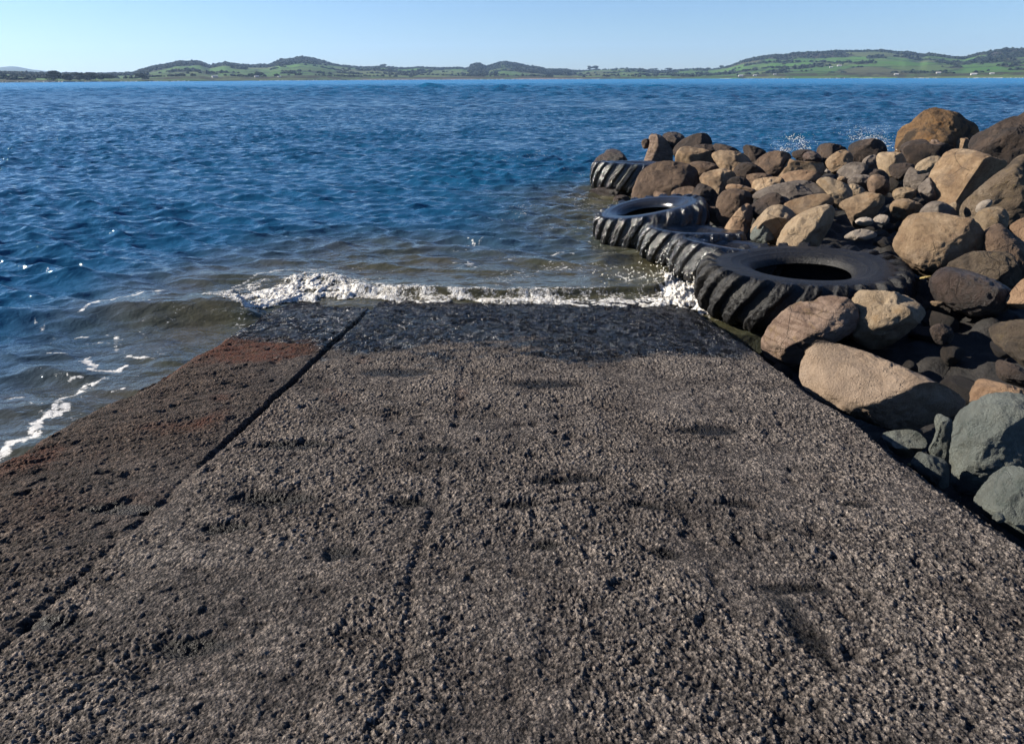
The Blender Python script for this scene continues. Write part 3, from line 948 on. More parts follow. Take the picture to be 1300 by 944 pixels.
def rock_mats():
    M = {}
    M['tan'] = rock_mat('tan_sandstone', ((.23, .145, .085), (.40, .275, .165), (.54, .405, .270)), stain_amt=.55, accent=(.30, .165, .075), accent_amt=.35, stain=(.14, .10, .075), strata=.25)
    M['gold'] = rock_mat('yellow_tan_sandstone', ((.28, .20, .125), (.42, .315, .205), (.51, .40, .28)), stain_amt=.25, stain=(.19, .13, .08), accent=(.36, .21, .08), accent_amt=.4)
    M['brown'] = rock_mat('brown_sandstone', ((.085, .055, .038), (.175, .115, .078), (.29, .20, .135)), stain_amt=.6, stain=(.055, .042, .038), grime=.35)
    M['dark'] = rock_mat('dark_brown_stone', ((.034, .025, .021), (.072, .050, .039), (.14, .098, .072)), stain_amt=.7, stain=(.030, .025, .024), grime=.40)
    M['wet'] = rock_mat('wet_dark_stone', ((.035, .026, .023), (.080, .055, .045), (.14, .098, .078)), rough=.42, stain_amt=.7, stain=(.020, .017, .017), grime=.45)
    M['grey'] = rock_mat('grey_stone', ((.13, .105, .088), (.225, .185, .155), (.33, .28, .235)), stain_amt=.4, strata=.3)
    M['orange'] = rock_mat('orange_stone', ((.25, .15, .085), (.36, .23, .14), (.45, .32, .21)), stain_amt=.35, stain=(.13, .065, .035))
    M['rust'] = rock_mat('rusty_lichen_stone', ((.115, .068, .036), (.23, .135, .065), (.34, .21, .10)), stain_amt=.85, stain=(.035, .029, .024), accent=(.42, .19, .045), accent_amt=.45, bump=1.2)
    M['lichen'] = rock_mat('lichened_rough_stone', ((.15, .11, .075), (.27, .20, .135), (.40, .315, .225)), stain_amt=.7, stain=(.06, .046, .036), accent=(.33, .23, .09), accent_amt=.5, bump=1.5, speck=.6)
    M['slab'] = rock_mat('speckled_tan_slab', ((.30, .215, .150), (.40, .295, .210), (.47, .355, .260)), speck=.5, stain_amt=.28, stain=(.20, .155, .125), crack=.35, bump=.7)
    M['green'] = rock_mat('grey_green_stone', ((.13, .150, .140), (.195, .215, .196), (.285, .300, .262)), speck=.22, stain_amt=.35, stain=(.15, .145, .10), bump=1.1, crack=.5, accent=(.085, .11, .10), accent_amt=.6)
    M['pale'] = rock_mat('pale_stone', ((.36, .30, .24), (.48, .41, .34), (.58, .52, .45)), speck=.2, stain_amt=.15, stain=(.35, .27, .2))
    M['pink'] = rock_mat('pinkish_layered_stone', ((.22, .150, .115), (.32, .225, .170), (.41, .30, .225)), stain_amt=.45, stain=(.10, .075, .06), strata=.7, accent=(.33, .22, .10), accent_amt=.5)
    M['yellow'] = rock_mat('yellow_pebble', ((.45, .33, .10), (.56, .42, .15), (.62, .48, .2)), stain_amt=0, crack=0)
    M['shade'] = rock_mat('gap_stone_painted_shade', ((.018, .014, .012), (.036, .027, .022), (.07, .052, .042)), rough=.7)  # darker copy of the dark stone, gap shade put into its colour
    return M


TILE = dict(a=(730, 150, 8.58), b=(850, 150, 8.58), c=(970, 150, 8.58), d=(1090, 120, 8.58), e=(1150, 120, 8.58), f=(790, 210, 8.58), g=(910, 220, 8.58),
            h=(1030, 210, 8.58), i=(1150, 210, 8.58), j=(1150, 280, 8.58), k=(750, 240, 8.58), l=(860, 280, 8.58), n=(950, 360, 8.58), o=(1150, 380, 8.58),
            p=(1150, 480, 4.29), C=(1000, 300, 4.29), D=(1000, 480, 4.29))

# kind, tile, outline, material, label, options
ROCKS = [
 ('boulder','a','180,510 250,420 330,380 340,345 450,340 520,390 560,450 620,540 500,580 300,570','wet','brown wet rock poking above the farthest tyre',{}),
 ('stone','a','720,260 740,230 800,220 830,270 800,330 740,340','brown','small pale knob leaning on the jagged rock at the breakwater tip',{'back':.3}),
 ('boulder','a','740,440 820,290 800,200 850,175 950,200 1010,270 1060,350 1050,500 900,520 780,500','pink','jagged pinkish rock with a pointed top at the breakwater tip',{'f':[(-.6,.2,.75,.55),(.8,.1,.5,.5)]}),
 ('boulder','a','950,215 970,170 1050,150 1130,160 1200,210 1180,330 1050,350 980,290','wet','round black dome behind the jagged pinkish rock',{'back':.5}),
 ('boulder','b','40,320 130,240 280,170 390,165 440,210 460,280 440,350 250,370 80,380','dark','dark ridge-backed rock on the skyline above the tan egg-shaped rock',{'back':.3,'f':[(-.3,.6,.7,.5)]}),
 ('boulder','a','610,900 650,740 720,600 830,510 980,475 1150,490 1280,530 1340,600 1350,800 1230,900 950,960 700,960','brown','big dark pitted boulder beside the farthest tyre',{'t':.9}),
 ('boulder','b','70,460 80,380 130,320 210,305 280,330 400,340 480,400 520,470 450,530 200,540 90,510','tan','egg-shaped tan boulder with a bright left end near the breakwater tip',{'f':[(.4,-.1,.9,.45)]}),
 ('boulder','b','260,300 330,285 480,290 560,330 520,430 400,450 300,400','dark','low dark rock between the ridge-backed rock and the tan egg-shaped one',{'back':.2}),
 ('boulder','b','470,300 520,275 640,300 740,340 800,400 740,460 560,420','dark','long low dark rock sloping down to the right on the skyline',{'back':.4}),
 ('boulder','b','455,410 510,365 580,350 740,365 850,420 900,500 800,600 660,610 560,530 490,460','tan','tan dome-topped boulder with its right half in shade below the skyline',{'f':[(-.45,.0,.9,.5),(.7,.1,.6,.45)]}),
 ('boulder','b','205,495 290,470 400,475 500,500 590,560 500,640 340,630 270,570','brown','brown rock half buried between two tan boulders',{}),
 ('boulder','b','800,325 830,290 900,300 990,330 1060,370 1020,470 900,500 830,420','dark','dark wedge rock on the skyline right of the foam',{'back':.3,'f':[(.3,.3,.9,.5)]}),
 ('boulder','b','700,560 760,500 840,478 920,500 1030,570 1060,630 900,670 760,660 705,610','dark','small dark dome with a sunlit cap',{'f':[(.1,-.3,.95,.5)]}),
 ('boulder','b','920,490 1000,420 1080,370 1180,360 1280,380 1330,420 1250,520 1150,620 1040,610 950,540','brown','brown double-humped rock below the left splash',{'f':[(-.5,.3,.8,.5)]}),
 ('boulder','b','325,660 370,600 480,570 590,545 700,590 720,650 660,760 560,820 440,790 380,720','tan','angular tan rock with a sharp shaded right face near the dark slate wedge',{'f':[(-.55,.25,.8,.45),(.75,.05,.65,.4)],'k':.012}),
 ('stone','b','610,710 660,650 740,630 840,650 890,720 880,790 780,790 680,760','dark','dark rounded stone with an orange rim above the brown boulder',{}),
 ('boulder','b','820,630 900,605 1040,600 1120,625 1100,700 930,720 880,720 840,670','brown','low brown ledge behind the log-shaped rock',{'back':.3}),
 ('boulder','b','895,770 910,690 960,660 1130,640 1200,640 1250,680 1250,740 1120,770 980,790','tan','log-shaped tan rock with a round black end',{'f':[(-.1,.6,.7,.6),(.9,0,.3,.75)]}),
 ('boulder','c','90,610 150,540 200,470 280,440 360,470 600,480 650,500 640,600 400,650 200,650','tan','long arched rock with a pale curved left end',{'f':[(-.7,.4,.6,.6),(.15,-.1,1,.35)]}),
 ('boulder','c','160,645 250,590 400,565 520,570 610,600 580,680 420,730 240,730','orange','reddish orange slab lying under the long arched rock',{'f':[(0,.6,.8,.5)]}),
 ('stone','c','290,370 380,340 500,340 560,380 560,480 420,490 310,430','dark','black stone just under the left splash',{'back':.2}),
 ('stone','c','410,410 450,370 540,350 600,390 640,440 600,500 440,490','wet','round dark stone right of the left splash',{}),
 ('boulder','c','570,350 620,285 700,275 800,290 900,330 900,420 760,480 660,490 600,430','dark','dark rock on the skyline between the two splashes',{'back':.3,'f':[(-.7,.2,.7,.6)]}),
 ('boulder','c','660,470 740,400 830,350 900,350 950,390 970,460 930,530 800,560 730,540','tan','tan round rock with a scalloped shadow below the skyline',{'f':[(-.3,.4,.85,.55)]}),
 ('boulder','d','-110,570 -60,530 40,495 160,480 240,500 295,560 310,650 200,730 0,770 -90,680','dark','large dark rock with a bright sunlit rim under the right splash',{'back':.2,'f':[(.1,-.1,1,.4),(-.4,.8,.4,.75)]}),
 ('boulder','c','780,590 880,510 960,480 1100,490 1130,550 1080,640 960,660 850,640','grey','flat purple-grey rock below the dark skyline rock',{'f':[(-.1,.6,.8,.5)]}),
 ('boulder','c','1060,470 1140,410 1220,400 1260,470 1220,540 1110,550','grey','grey leaning slab left of the striped tan block',{'back':.2}),
 ('pebble','c','635,592 690,550 738,592 690,606','pale','tiny pale triangular stone in the shade',{}),
 ('boulder','c','555,710 620,660 700,640 800,680 900,720 960,790 950,880 820,930 740,860 670,790','gold','lumpy yellow-tan boulder in the middle of the rocks',{'f':[(-.3,.6,.75,.5),(.1,-.2,.95,.5)]}),
 ('stone','c','780,660 850,625 900,650 915,710 850,725','tan','small tan stone between the lumpy yellow boulder and the grey pair',{}),
 ('boulder','h','395,160 460,110 560,100 640,110 650,190 610,250 520,240 420,210','grey','grey-tan rock touching the rusty brown round one',{}),
 ('boulder','h','615,140 700,95 790,120 850,190 840,260 730,305 650,280 610,220','brown','rusty brown round rock in front of the reddish one',{'bright':1}),
 ('boulder','h','410,210 480,200 560,240 600,290 560,350 460,350 430,270','gold','yellow-brown stone squeezed under the grey-tan rock',{}),
 ('boulder','h','540,95 600,40 680,40 780,50 850,120 820,190 640,180','dark','dark reddish rock behind the rusty brown round one',{'back':.3}),
 ('boulder','d','195,700 210,650 260,630 400,630 470,640 510,720 530,790 400,830 300,850 220,790','gold','striped tan block below the big orange boulder',{'f':[(-.5,.1,.85,.5),(.5,.0,.85,.5)]}),
 ('boulder','d','330,790 380,755 540,745 620,770 560,870 430,900 340,850','dark','flat dark rock under the striped tan block',{}),
 ('boulder','d','405,560 440,430 470,360 580,310 690,200 820,145 950,180 1100,210 1150,270 1280,320 1310,440 1240,600 1000,680 750,680 480,660','rust','big rust and black boulder standing highest against the sea',{'t':.8,'f':[(-.65,.35,.7,.52),(.35,.25,.9,.5),(.75,.35,.5,.55)],'k':.02}),
 ('boulder','d','450,560 560,510 730,485 790,560 960,520 1010,620 960,720 700,780 530,760 490,680','dark','black block in front of the big rust boulder',{'f':[(.1,-.1,1,.35),(0,.9,.4,.8)],'k':.012}),
 ('stone','d','750,490 850,485 940,530 900,580 790,580','pink','small pink stone on top of the black block',{'ref':'d,870,700'}),
 ('boulder','d','985,590 1050,510 1150,460 1200,490 1240,590 1180,680 1020,690','tan','small tan boulder perched behind the large tan block',{'f':[(-.6,.3,.7,.5),(.8,.1,.5,.5)]}),
 ('boulder','d','610,780 680,720 800,670 900,680 900,760 800,860 690,880 630,840','gold','tan oval stone between the black block and the large tan block',{}),
 ('boulder','i','415,-112 480,-160 600,-182 780,-140 960,-75 1120,-25 1000,90 860,200 700,310 560,400 470,420 385,405 330,340 270,225 258,130 300,40','tan','large tan block split into one sunlit and one black face',{'t':.85,'f':[(-.55,.22,.8,.42),(.82,-.25,.5,.30),(-.2,.9,.4,.8)],'k':.008,'n':0}),
 ('boulder','e','690,520 760,430 910,370 1000,310 1180,230 1210,250 1290,180 1350,160 1450,400 1350,800 1150,840 900,760 740,640','dark','huge dark boulder on the skyline at the right edge',{'t':.8,'f':[(-.6,.5,.6,.6),(.2,-.1,1,.45)]}),
 ('boulder','e','1060,600 1090,480 1150,350 1220,300 1300,290 1400,350 1420,700 1240,820 1100,740','lichen','lichen-streaked boulder in front of the huge dark one',{'f':[(-.5,.1,.85,.5)]}),
 ('boulder','i','585,400 640,320 780,250 900,160 1100,10 1180,-80 1300,-130 1450,0 1450,400 1250,480 1000,500 760,560 700,560 620,480','lichen','rough diagonal slab with a sunlit top edge at the right',{'t':.6,'f':[(-.35,.75,.55,.5),(.2,-.1,1,.35)],'k':.012}),
 ('stone','i','750,490 780,420 850,375 940,370 940,430 850,500 790,530','pale','smooth white stone wedged above the round tan boulder',{'ref':'i,850,640','n':0}),
 ('boulder','i','750,600 780,520 850,470 1000,455 1090,490 1120,590 1070,690 930,750 840,730 770,670','gold','round tan boulder under the smooth white stone',{'n':1}),
 ('boulder','i','830,820 860,720 930,670 1030,640 1090,680 1220,790 1300,850 1400,1000 1250,1120 900,1130','brown','smooth pinkish rock with its lower half in blue shade',{'n':0}),
 ('boulder','i','1110,670 1290,560 1450,600 1450,900 1290,880 1190,740','orange','orange wedge at the right edge above the shaded pinkish rock',{'f':[(-.4,.5,.75,.5)]}),
 ('boulder','i','-130,840 -60,700 10,570 120,525 300,515 450,540 560,570 700,580 780,650 840,760 880,930 820,1120 500,1130 250,1080 60,1030 0,960 -100,890','tan','large tan boulder with a diagonal crack right of the largest tyre',{'t':.85,'f':[(-.25,.6,.75,.45),(.7,-.15,.65,.42),(.1,-.8,.5,.7)],'k':.02}),
 ('boulder','i','140,510 260,400 370,390 480,440 545,500 540,600 300,620 180,580','grey','grey-tan rock with a dark patch under the large tan block',{}),
 ('stone','i','460,425 540,390 575,420 580,500 500,510','gold','small tan stone beside the foot of the large tan block',{}),
 ('boulder','h','850,450 920,370 1050,365 1150,400 1220,445 1180,530 1000,560 890,520','tan','flat tan rock with a dark hollow',{'t':1.1}),
 ('boulder','h','880,300 930,250 1040,235 1130,260 1140,330 1000,370 910,350','gold','oval brown stone above the flat hollowed rock',{}),
 ('boulder','i','-5,90 50,10 120,60 150,110 70,170 40,210 0,230 -30,170','grey','upright grey slab, leftmost of three beside the large tan block',{'f':[(-.3,.3,.9,.5)]}),
 ('boulder','i','40,170 90,110 230,90 300,60 290,150 150,240 90,255','grey','grey slab, middle one of three beside the large tan block',{'f':[(-.2,.5,.8,.5)]}),
 ('boulder','i','120,250 200,170 270,120 310,240 350,340 290,370 200,330','grey','greenish grey slab tucked against the foot of the large tan block',{'f':[(-.4,.4,.8,.5)]}),
 ('boulder','h','290,435 400,360 600,290 690,310 770,320 800,400 720,480 640,580 480,600 430,550 380,475','tan','broad tan slab with a rounded shaded right end, below the rusty round rock',{'f':[(-.25,.65,.7,.42),(.7,-.3,.6,.5)]}),
 ('stone','h','455,615 540,560 665,570 680,640 560,670','pale','small pale stone right of the cracked tan boulder, partly shaded',{}),
 ('stone','h','660,585 740,530 830,540 860,605 790,660 710,630','pale','brightest white angular stone above the largest tyre',{'f':[(-.3,.5,.8,.5)]}),
 ('stone','h','330,785 440,710 560,685 700,720 730,775 600,820 440,820','pale','flat pale stone resting just behind the largest tyre',{'t':.9}),
 ('boulder','g','730,330 860,280 1050,230 1200,225 1265,280 1255,350 1100,440 1000,480 870,470 780,390','tan','long smooth tan boulder behind the cracked tan boulder',{'f':[(-.15,.7,.7,.45)]}),
 ('boulder','g','640,715 740,570 870,460 1050,380 1200,335 1287,400 1255,550 1140,670 1100,740 900,800 760,780','gold','cracked pale tan boulder directly behind the largest tyre',{'f':[(-.3,.55,.8,.45),(.8,-.1,.5,.5)]}),
 ('boulder','g','370,570 450,490 540,390 620,350 720,350 800,400 870,460 800,590 680,700 560,700 400,640','gold','domed tan boulder with a grey base behind the green wedge',{'f':[(.2,-.5,.8,.5)]}),
 ('stone','g','358,715 370,640 420,570 520,555 580,620 650,720 570,770 420,760','green','dark green wedge stone with a pale left edge lying on the tilted tyre',{'f':[(-.8,.1,.55,.35),(.35,.1,.9,.4)],'k':.006,'n':2}),
 ('stone','l','280,160 350,90 400,45 440,80 550,95 580,170 430,185','green','pale green wedge stone resting on the low wet tyre',{'f':[(-.4,.5,.75,.4),(.8,.2,.5,.4)],'k':.006,'n':2}),
 ('boulder','g','65,580 150,490 260,370 330,325 390,370 390,490 330,590 250,640 130,630','orange','orange-brown pointed rock above the pale green wedge stone',{'f':[(-.5,.3,.8,.45),(.8,.1,.5,.5)]}),
 ('boulder','g','370,345 450,290 560,220 650,210 750,300 720,400 560,430 460,450 390,420','dark','dark grey-brown rock in the shade under the long ridged rock',{}),
 ('boulder','g','370,255 450,190 600,130 800,90 930,75 1050,100 1150,170 1240,225 1050,290 850,330 760,340 650,260 500,260','grey','long ridged grey-brown rock in the middle of the rocks',{'t':.8,'f':[(-.1,.75,.65,.5),(.5,.3,.8,.5)]}),
 ('boulder','g','430,185 500,140 620,110 690,110 660,180 470,220','tan','thin tan ledge under the log-shaped rock',{'back':.2}),
 ('boulder','g','-10,390 10,270 80,190 200,170 330,200 390,260 380,380 260,460 130,500 30,460','brown','brown boulder with a sunlit left cheek above the orange-brown pointed rock',{'f':[(-.6,.2,.75,.5),(.4,-.1,.9,.5)]}),
 ('stone','b','595,765 640,710 760,720 870,750 965,790 920,840 780,830 660,800','orange','orange-topped stone lying on the brown boulder',{'ref':'b,760,960'}),
 ('boulder','f','695,405 730,340 780,280 830,195 900,210 990,260 1050,340 1020,450 850,480 720,440','dark','dark slate wedge with a thin bright left edge',{'f':[(-.75,.25,.6,.40),(.3,.1,.95,.35)],'k':.006,'n':2}),
 ('boulder','f','525,300 600,250 720,225 790,240 790,330 710,430 640,420 570,350','brown','flat brown rock left of the dark slate wedge',{'f':[(-.2,.6,.75,.5)]}),
 ('boulder','f','310,310 360,265 440,290 560,340 660,410 570,470 430,490 330,430','brown','pitted brown rock in front of the big dark pitted boulder',{}),
 ('boulder','f','75,495 150,410 220,340 300,310 350,390 340,480 230,530 130,530','brown','brown leaning rock at the water beside the blue-sheened tyre',{}),
 ('boulder','f','375,465 450,390 510,355 590,390 660,450 560,500','pink','pinkish pyramid rock just above the blue-sheened tyre',{'f':[(-.5,.3,.8,.45),(.7,.2,.6,.45)]}),
 ('stone','k','230,145 250,80 330,55 420,80 460,140 410,210 260,210','brown','small round brown rock alone at the waterline',{}),
 ('boulder','a','140,805 220,760 400,740 550,770 620,860 420,920 260,890','wet','low wet rock at the foot of the farthest tyre',{}),
 ('boulder','f','880,465 960,440 1040,455 1110,530 1060,610 950,580','brown','reddish brown rock between the slate wedge and the orange-brown pointed rock',{}),
 ('boulder','n','105,650 150,540 220,430 390,270 550,180 690,195 780,120 990,120 1120,160 1230,300 1180,520 900,680 700,800 540,905 400,930 250,860 140,790','pink','pinkish layered boulder at the foot of the largest tyre, beside the slipway',{'t':.9,'f':[(-.25,.62,.74,.42),(.15,-.75,.65,.40),(-.8,-.1,.6,.62)],'k':.012}),
 ('boulder','C','335,400 350,320 390,285 470,290 600,300 700,340 755,400 750,450 640,540 560,600 480,630 380,590 330,545 300,470','gold','pockmarked tan boulder with a dark overhang in front of the largest tyre',{'t':.8,'f':[(-.2,.5,.8,.5),(.3,-.75,.6,.35)],'lump':1.8}),
 ('boulder','C','55,760 70,680 100,600 160,556 210,560 400,608 600,698 800,778 960,860 992,915 965,965 850,1010 720,1055 620,1070 500,1040 300,965 150,885 80,825','slab','large smooth tan slab boulder on the right edge of the slipway',{'t':.62,'f':[(-.16,.55,.82,.40),(.58,-.52,.62,.50),(-.75,-.1,.6,.62)],'k':.012,'n':0}),
 ('boulder','C','980,860 1030,765 1080,770 1280,830 1420,880 1400,1000 1010,980','orange','orange rock behind the tall green boulder',{'f':[(-.5,.4,.75,.45)]}),
 ('boulder','C','1085,500 1120,470 1280,445 1450,450 1450,750 1287,720 1200,640 1110,575','lichen','streaked brown rock at the right edge above the black hollow',{'f':[(-.2,.65,.7,.45)]}),
 ('boulder','C','1175,365 1220,290 1287,220 1450,190 1450,380 1290,400 1210,385','orange','smooth orange rock curving in from the right edge',{'n':0,'f':[(-.5,.5,.7,.5)]}),
 ('boulder','j','430,490 560,420 710,340 900,338 1130,343 1200,470 1260,545 1220,680 950,690 750,640 590,550','lichen','barnacled flat-topped rock in the shade right of the largest tyre',{'f':[(-.2,.4,.9,.4),(0,.95,.2,.8)],'k':.01}),
 ('boulder','j','250,660 420,500 620,530 830,600 1000,660 1160,750 1080,900 700,920 350,830','wet','flat dark slab shining blue in the shadow of the largest tyre',{'t':1.1,'n':0}),
 ('stone','j','140,625 200,605 290,598 285,615 160,643','yellow','sliver of pale driftwood stone beside the largest tyre',{'n':0,'t':.5}),
 ('stone','j','250,870 400,878 455,900 400,930 300,935','tan','thin tan stone showing behind the pockmarked boulder',{}),
 ('boulder','o','960,690 1020,640 1250,730 1400,850 1380,1000 1000,880','dark','dark blue-shaded rock at the back of the black hollow',{}),
 ('boulder','o','240,320 330,260 470,270 540,380 480,500 330,500','dark','barnacled black rock deep in the hollow behind the smooth slab',{}),
 ('boulder','p','222,450 245,300 248,215 290,160 380,105 470,70 560,65 700,90 760,500 600,620 450,650 360,650 290,630 222,585 245,500','green','tallest grey-green boulder with a black shaded face at the right edge',{'t':.8,'f':[(-.45,.45,.75,.40),(.62,-.05,.75,.33),(-.4,-.2,.85,.42)],'k':.006,'lump':1.4}),
 ('boulder','p','352,665 400,590 480,500 560,463 660,490 780,600 780,950 640,900 500,800 415,745','green','squat green boulder at the lower right with a sunlit left cheek',{'f':[(-.75,.25,.6,.42),(.3,.05,.95,.34)],'k':.006}),
 ('stone','p','463,762 490,725 530,738 548,775 495,795','green','small round knob of green stone under the squat green boulder',{'n':0,'fwd':.28}),
 ('boulder','p','15,468 45,420 75,392 110,410 200,430 240,470 240,610 150,590 85,525','green','low green rock with a pale pointed tip at the slipway edge',{'f':[(-.7,.2,.65,.35),(.4,.1,.9,.35)],'k':.006,'n':2}),
 ('boulder','p','100,408 150,335 165,270 143,215 180,182 215,208 262,215 262,470 160,470','green','tall narrow green rock with a lit left ridge',{'f':[(-.8,.2,.5,.30),(.5,.05,.85,.32)],'k':.006,'n':2}),
 ('boulder','D','505,300 560,283 695,273 775,350 730,400 660,440 600,425 535,370','green','flat pale green rock between the smooth slab and the slipway edge',{'f':[(-.05,.75,.65,.4)],'k':.008}),
 ('pebble','D','112,60 122,40 142,42 150,70 145,98 122,92','yellow','yellow pebble against the left end of the smooth slab',{'n':0}),
 ('pebble','D','648,468 662,460 682,470 672,482','yellow','tiny yellow pebble at the tip of the low green rock',{'n':0}),
]


def poly_px(tile, s):
    x0, y0, k = TILE[tile]
    return np.array([[x0 + float(a.split(',')[0]) / k, y0 + float(a.split(',')[1]) / k] for a in s.split()])


def chaikin(p, n=1):
    for _ in range(n):
        q = np.roll(p, -1, 0)
        p = np.stack([p * .78 + q * .22, p * .22 + q * .78], 1).reshape(-1, 2)
    return p


def make_rock(idx, kind, tile, outline, mat, label, opt, mats):
    pp = poly_px(tile, outline)
    if tile not in 'nCDpo' and kind == 'boulder':
        pp = pp.mean(0) + (pp - pp.mean(0)) * 1.07
    base_py = pp[:, 1].max()
    if tile not in 'nCDpo' and kind == 'boulder' and 'ref' not in opt:
        # the foot of the stone goes on down between its neighbours
        mid = (pp[:, 1].min() + pp[:, 1].max()) / 2
        pp[:, 1] = np.where(pp[:, 1] > mid, mid + (pp[:, 1] - mid) * 1.55, pp[:, 1])
    lo, hi = pp.min(0), pp.max(0)
    c = (lo + hi) / 2
    size_px = math.hypot(*(hi - lo))
    if 'ref' in opt:
        tl, a, b = opt['ref'].split(',')
        k = TILE[tl]; tb = hit_ground(k[0] + float(a) / k[2], k[1] + float(b) / k[2])
    else:
        tb = hit_ground(c[0], base_py)
    w_m, h_m = (hi - lo) / FPX * tb
    D = opt.get('t', 1.0) * .5 * math.sqrt(w_m * h_m) * .92
    tc = tb + D * .75 + opt.get('back', 0) - opt.get('fwd', 0)
    rc = ray(*c)
    cen = np.array([0, 0, CAMZ]) + rc * tc
    u = np.cross(rc, [0, 0, 1]); u /= np.linalg.norm(u)
    v = np.cross(u, rc)
    q = []
    for p in chaikin(pp, 1 if mat == 'green' else 2):
        d = ray(*p); s = tc / (d @ rc); o = d * s - rc * tc
        q.append((o @ u, o @ v))
    q = np.array(q)
    # radius of the outline in every direction
    TH = np.linspace(-math.pi, math.pi, 721)
    R = np.zeros(721)
    dx, dy = np.cos(TH), np.sin(TH)
    for a, b in zip(q, np.roll(q, -1, 0)):
        e = b - a
        den = dx * e[1] - dy * e[0]
        with np.errstate(divide='ignore', invalid='ignore'):
            tt = (a[0] * e[1] - a[1] * e[0]) / den
            ss = (a[0] * dy - a[1] * dx) / den
        ok = (np.abs(den) > 1e-12) & (ss >= -1e-6) & (ss <= 1 + 1e-6) & (tt > 0)
        R = np.maximum(R, np.where(ok, tt, 0))
    R = np.maximum(R, .3 * np.median(R[R > 0]))
    ker = np.array([1, 2, 3, 2, 1.]); ker /= ker.sum()
    R = np.convolve(np.concatenate([R[-5:-1], R, R[1:5]]), ker, 'same')[4:-4]
    sub = 6 if size_px > 105 else (5 if size_px > 30 else 4)
    n, f = ico(sub)
    S = math.sqrt(w_m * h_m)
    rs = np.random.default_rng(idx * 7 + 3)
    th = np.arctan2(n[:, 1], n[:, 0]); sn = np.hypot(n[:, 0], n[:, 1])
    pw = 2.5
    prof = (1 - np.abs(n[:, 2]) ** pw) ** (1 / pw)
    Rv = np.interp(th, TH, R)
    p = np.stack([np.cos(th) * Rv * prof, np.sin(th) * Rv * prof, n[:, 2] * D], 1)
    # the stone narrows a little towards its back, and its broken faces are flat
    planes = [(np.array(x[:3]), x[3]) for x in opt.get('f', [])]
    if mat == 'green' and kind == 'boulder': opt = dict(opt, n=12, k=.003, lump=.75)
    for _ in range(opt.get('n', 8)):
        g = rs.normal(size=3); g[2] = abs(g[2]) * .9 + .25
        planes.append((g, rs.uniform(.50, .82) if mat == 'green' else rs.uniform(.64, .93)))
    for _ in range(3):
        g = rs.normal(size=3); g[2] = -abs(g[2]) - .3
        planes.append((g, rs.uniform(.6, .85)))
    kk = opt.get('k', .009) * S
    for g, fr in planes:
        g = g / np.linalg.norm(g)
        sup = (p @ g)
        dist = fr * sup.max()
        # flats bow slightly: broken stone is never a true plane
        bow = .035 * S * fbm3(p[:, 0] / S * 2.2 + idx, p[:, 1] / S * 2.2, p[:, 2] / S * 2.2, 3, 601 + idx)
        ex = sup - dist - bow
        sp = np.where(ex > 30 * kk, ex, kk * np.log1p(np.exp(np.clip(ex / kk, -40, 40))))
        p = p - sp[:, None] * g[None, :] * .94
    nr = p / np.maximum(np.linalg.norm(p, axis=1), 1e-6)[:, None]
    lump = opt.get('lump', 1.0) * (.6 if opt.get('n', 5) == 0 else 1.0)
    s = p / S
    low = fbm3(s[:, 0] * 1.7 + idx * 3.1, s[:, 1] * 1.7, s[:, 2] * 1.7, 3, 611)
    mid = fbm3(s[:, 0] * 5 + idx, s[:, 1] * 5, s[:, 2] * 5, 4, 613)
    rid = 1 - np.abs(fbm3(s[:, 0] * 3.1 + idx, s[:, 1] * 3.1, s[:, 2] * 3.1 + 7, 3, 615)) * 2
    fin = fbm3(p[:, 0] * 26 + idx, p[:, 1] * 26, p[:, 2] * 26, 3, 617)
    amp = S * (.032 * low + .034 * mid + .022 * rid) * lump + .013 * fin * min(1, S * 3)
    p = p + nr * amp[:, None]
    # bring the outline back out to the traced one after the faces were cut
    for _ in range(2):
        t2 = np.arctan2(p[:, 1], p[:, 0]); r2 = np.hypot(p[:, 0], p[:, 1])
        nb = 96
        bi = ((t2 + math.pi) / (2 * math.pi) * nb).astype(int) % nb
        mx = np.zeros(nb); np.maximum.at(mx, bi, r2)
        bc = -math.pi + (np.arange(nb) + .5) * 2 * math.pi / nb
        sc = np.interp(bc, TH, R) / np.maximum(mx, .15 * R.min())
        sc = np.clip(sc, .7, 2.6)
        e3 = np.concatenate([sc[-3:], sc, sc[:3]])
        sc = np.convolve(e3, np.array([1, 2, 3, 2, 1.]) / 9, 'same')[3:-3]
        bx = np.concatenate([[bc[0] - 2 * math.pi / nb], bc, [bc[-1] + 2 * math.pi / nb]])
        sx = np.concatenate([[sc[-1]], sc, [sc[0]]])
        k2 = np.interp(t2, bx, sx)
        p[:, :2] *= k2[:, None]
    B = np.stack([u, v, -rc])
    wv = p @ B
    me = mesh_np(kind, wv, f)
    cat = {'boulder': 'boulder', 'stone': 'stone', 'pebble': 'pebble'}[kind]
    link(kind, me, mats[mat], loc=cen, label=label, cat=cat, group='boulders and stones of the breakwater')


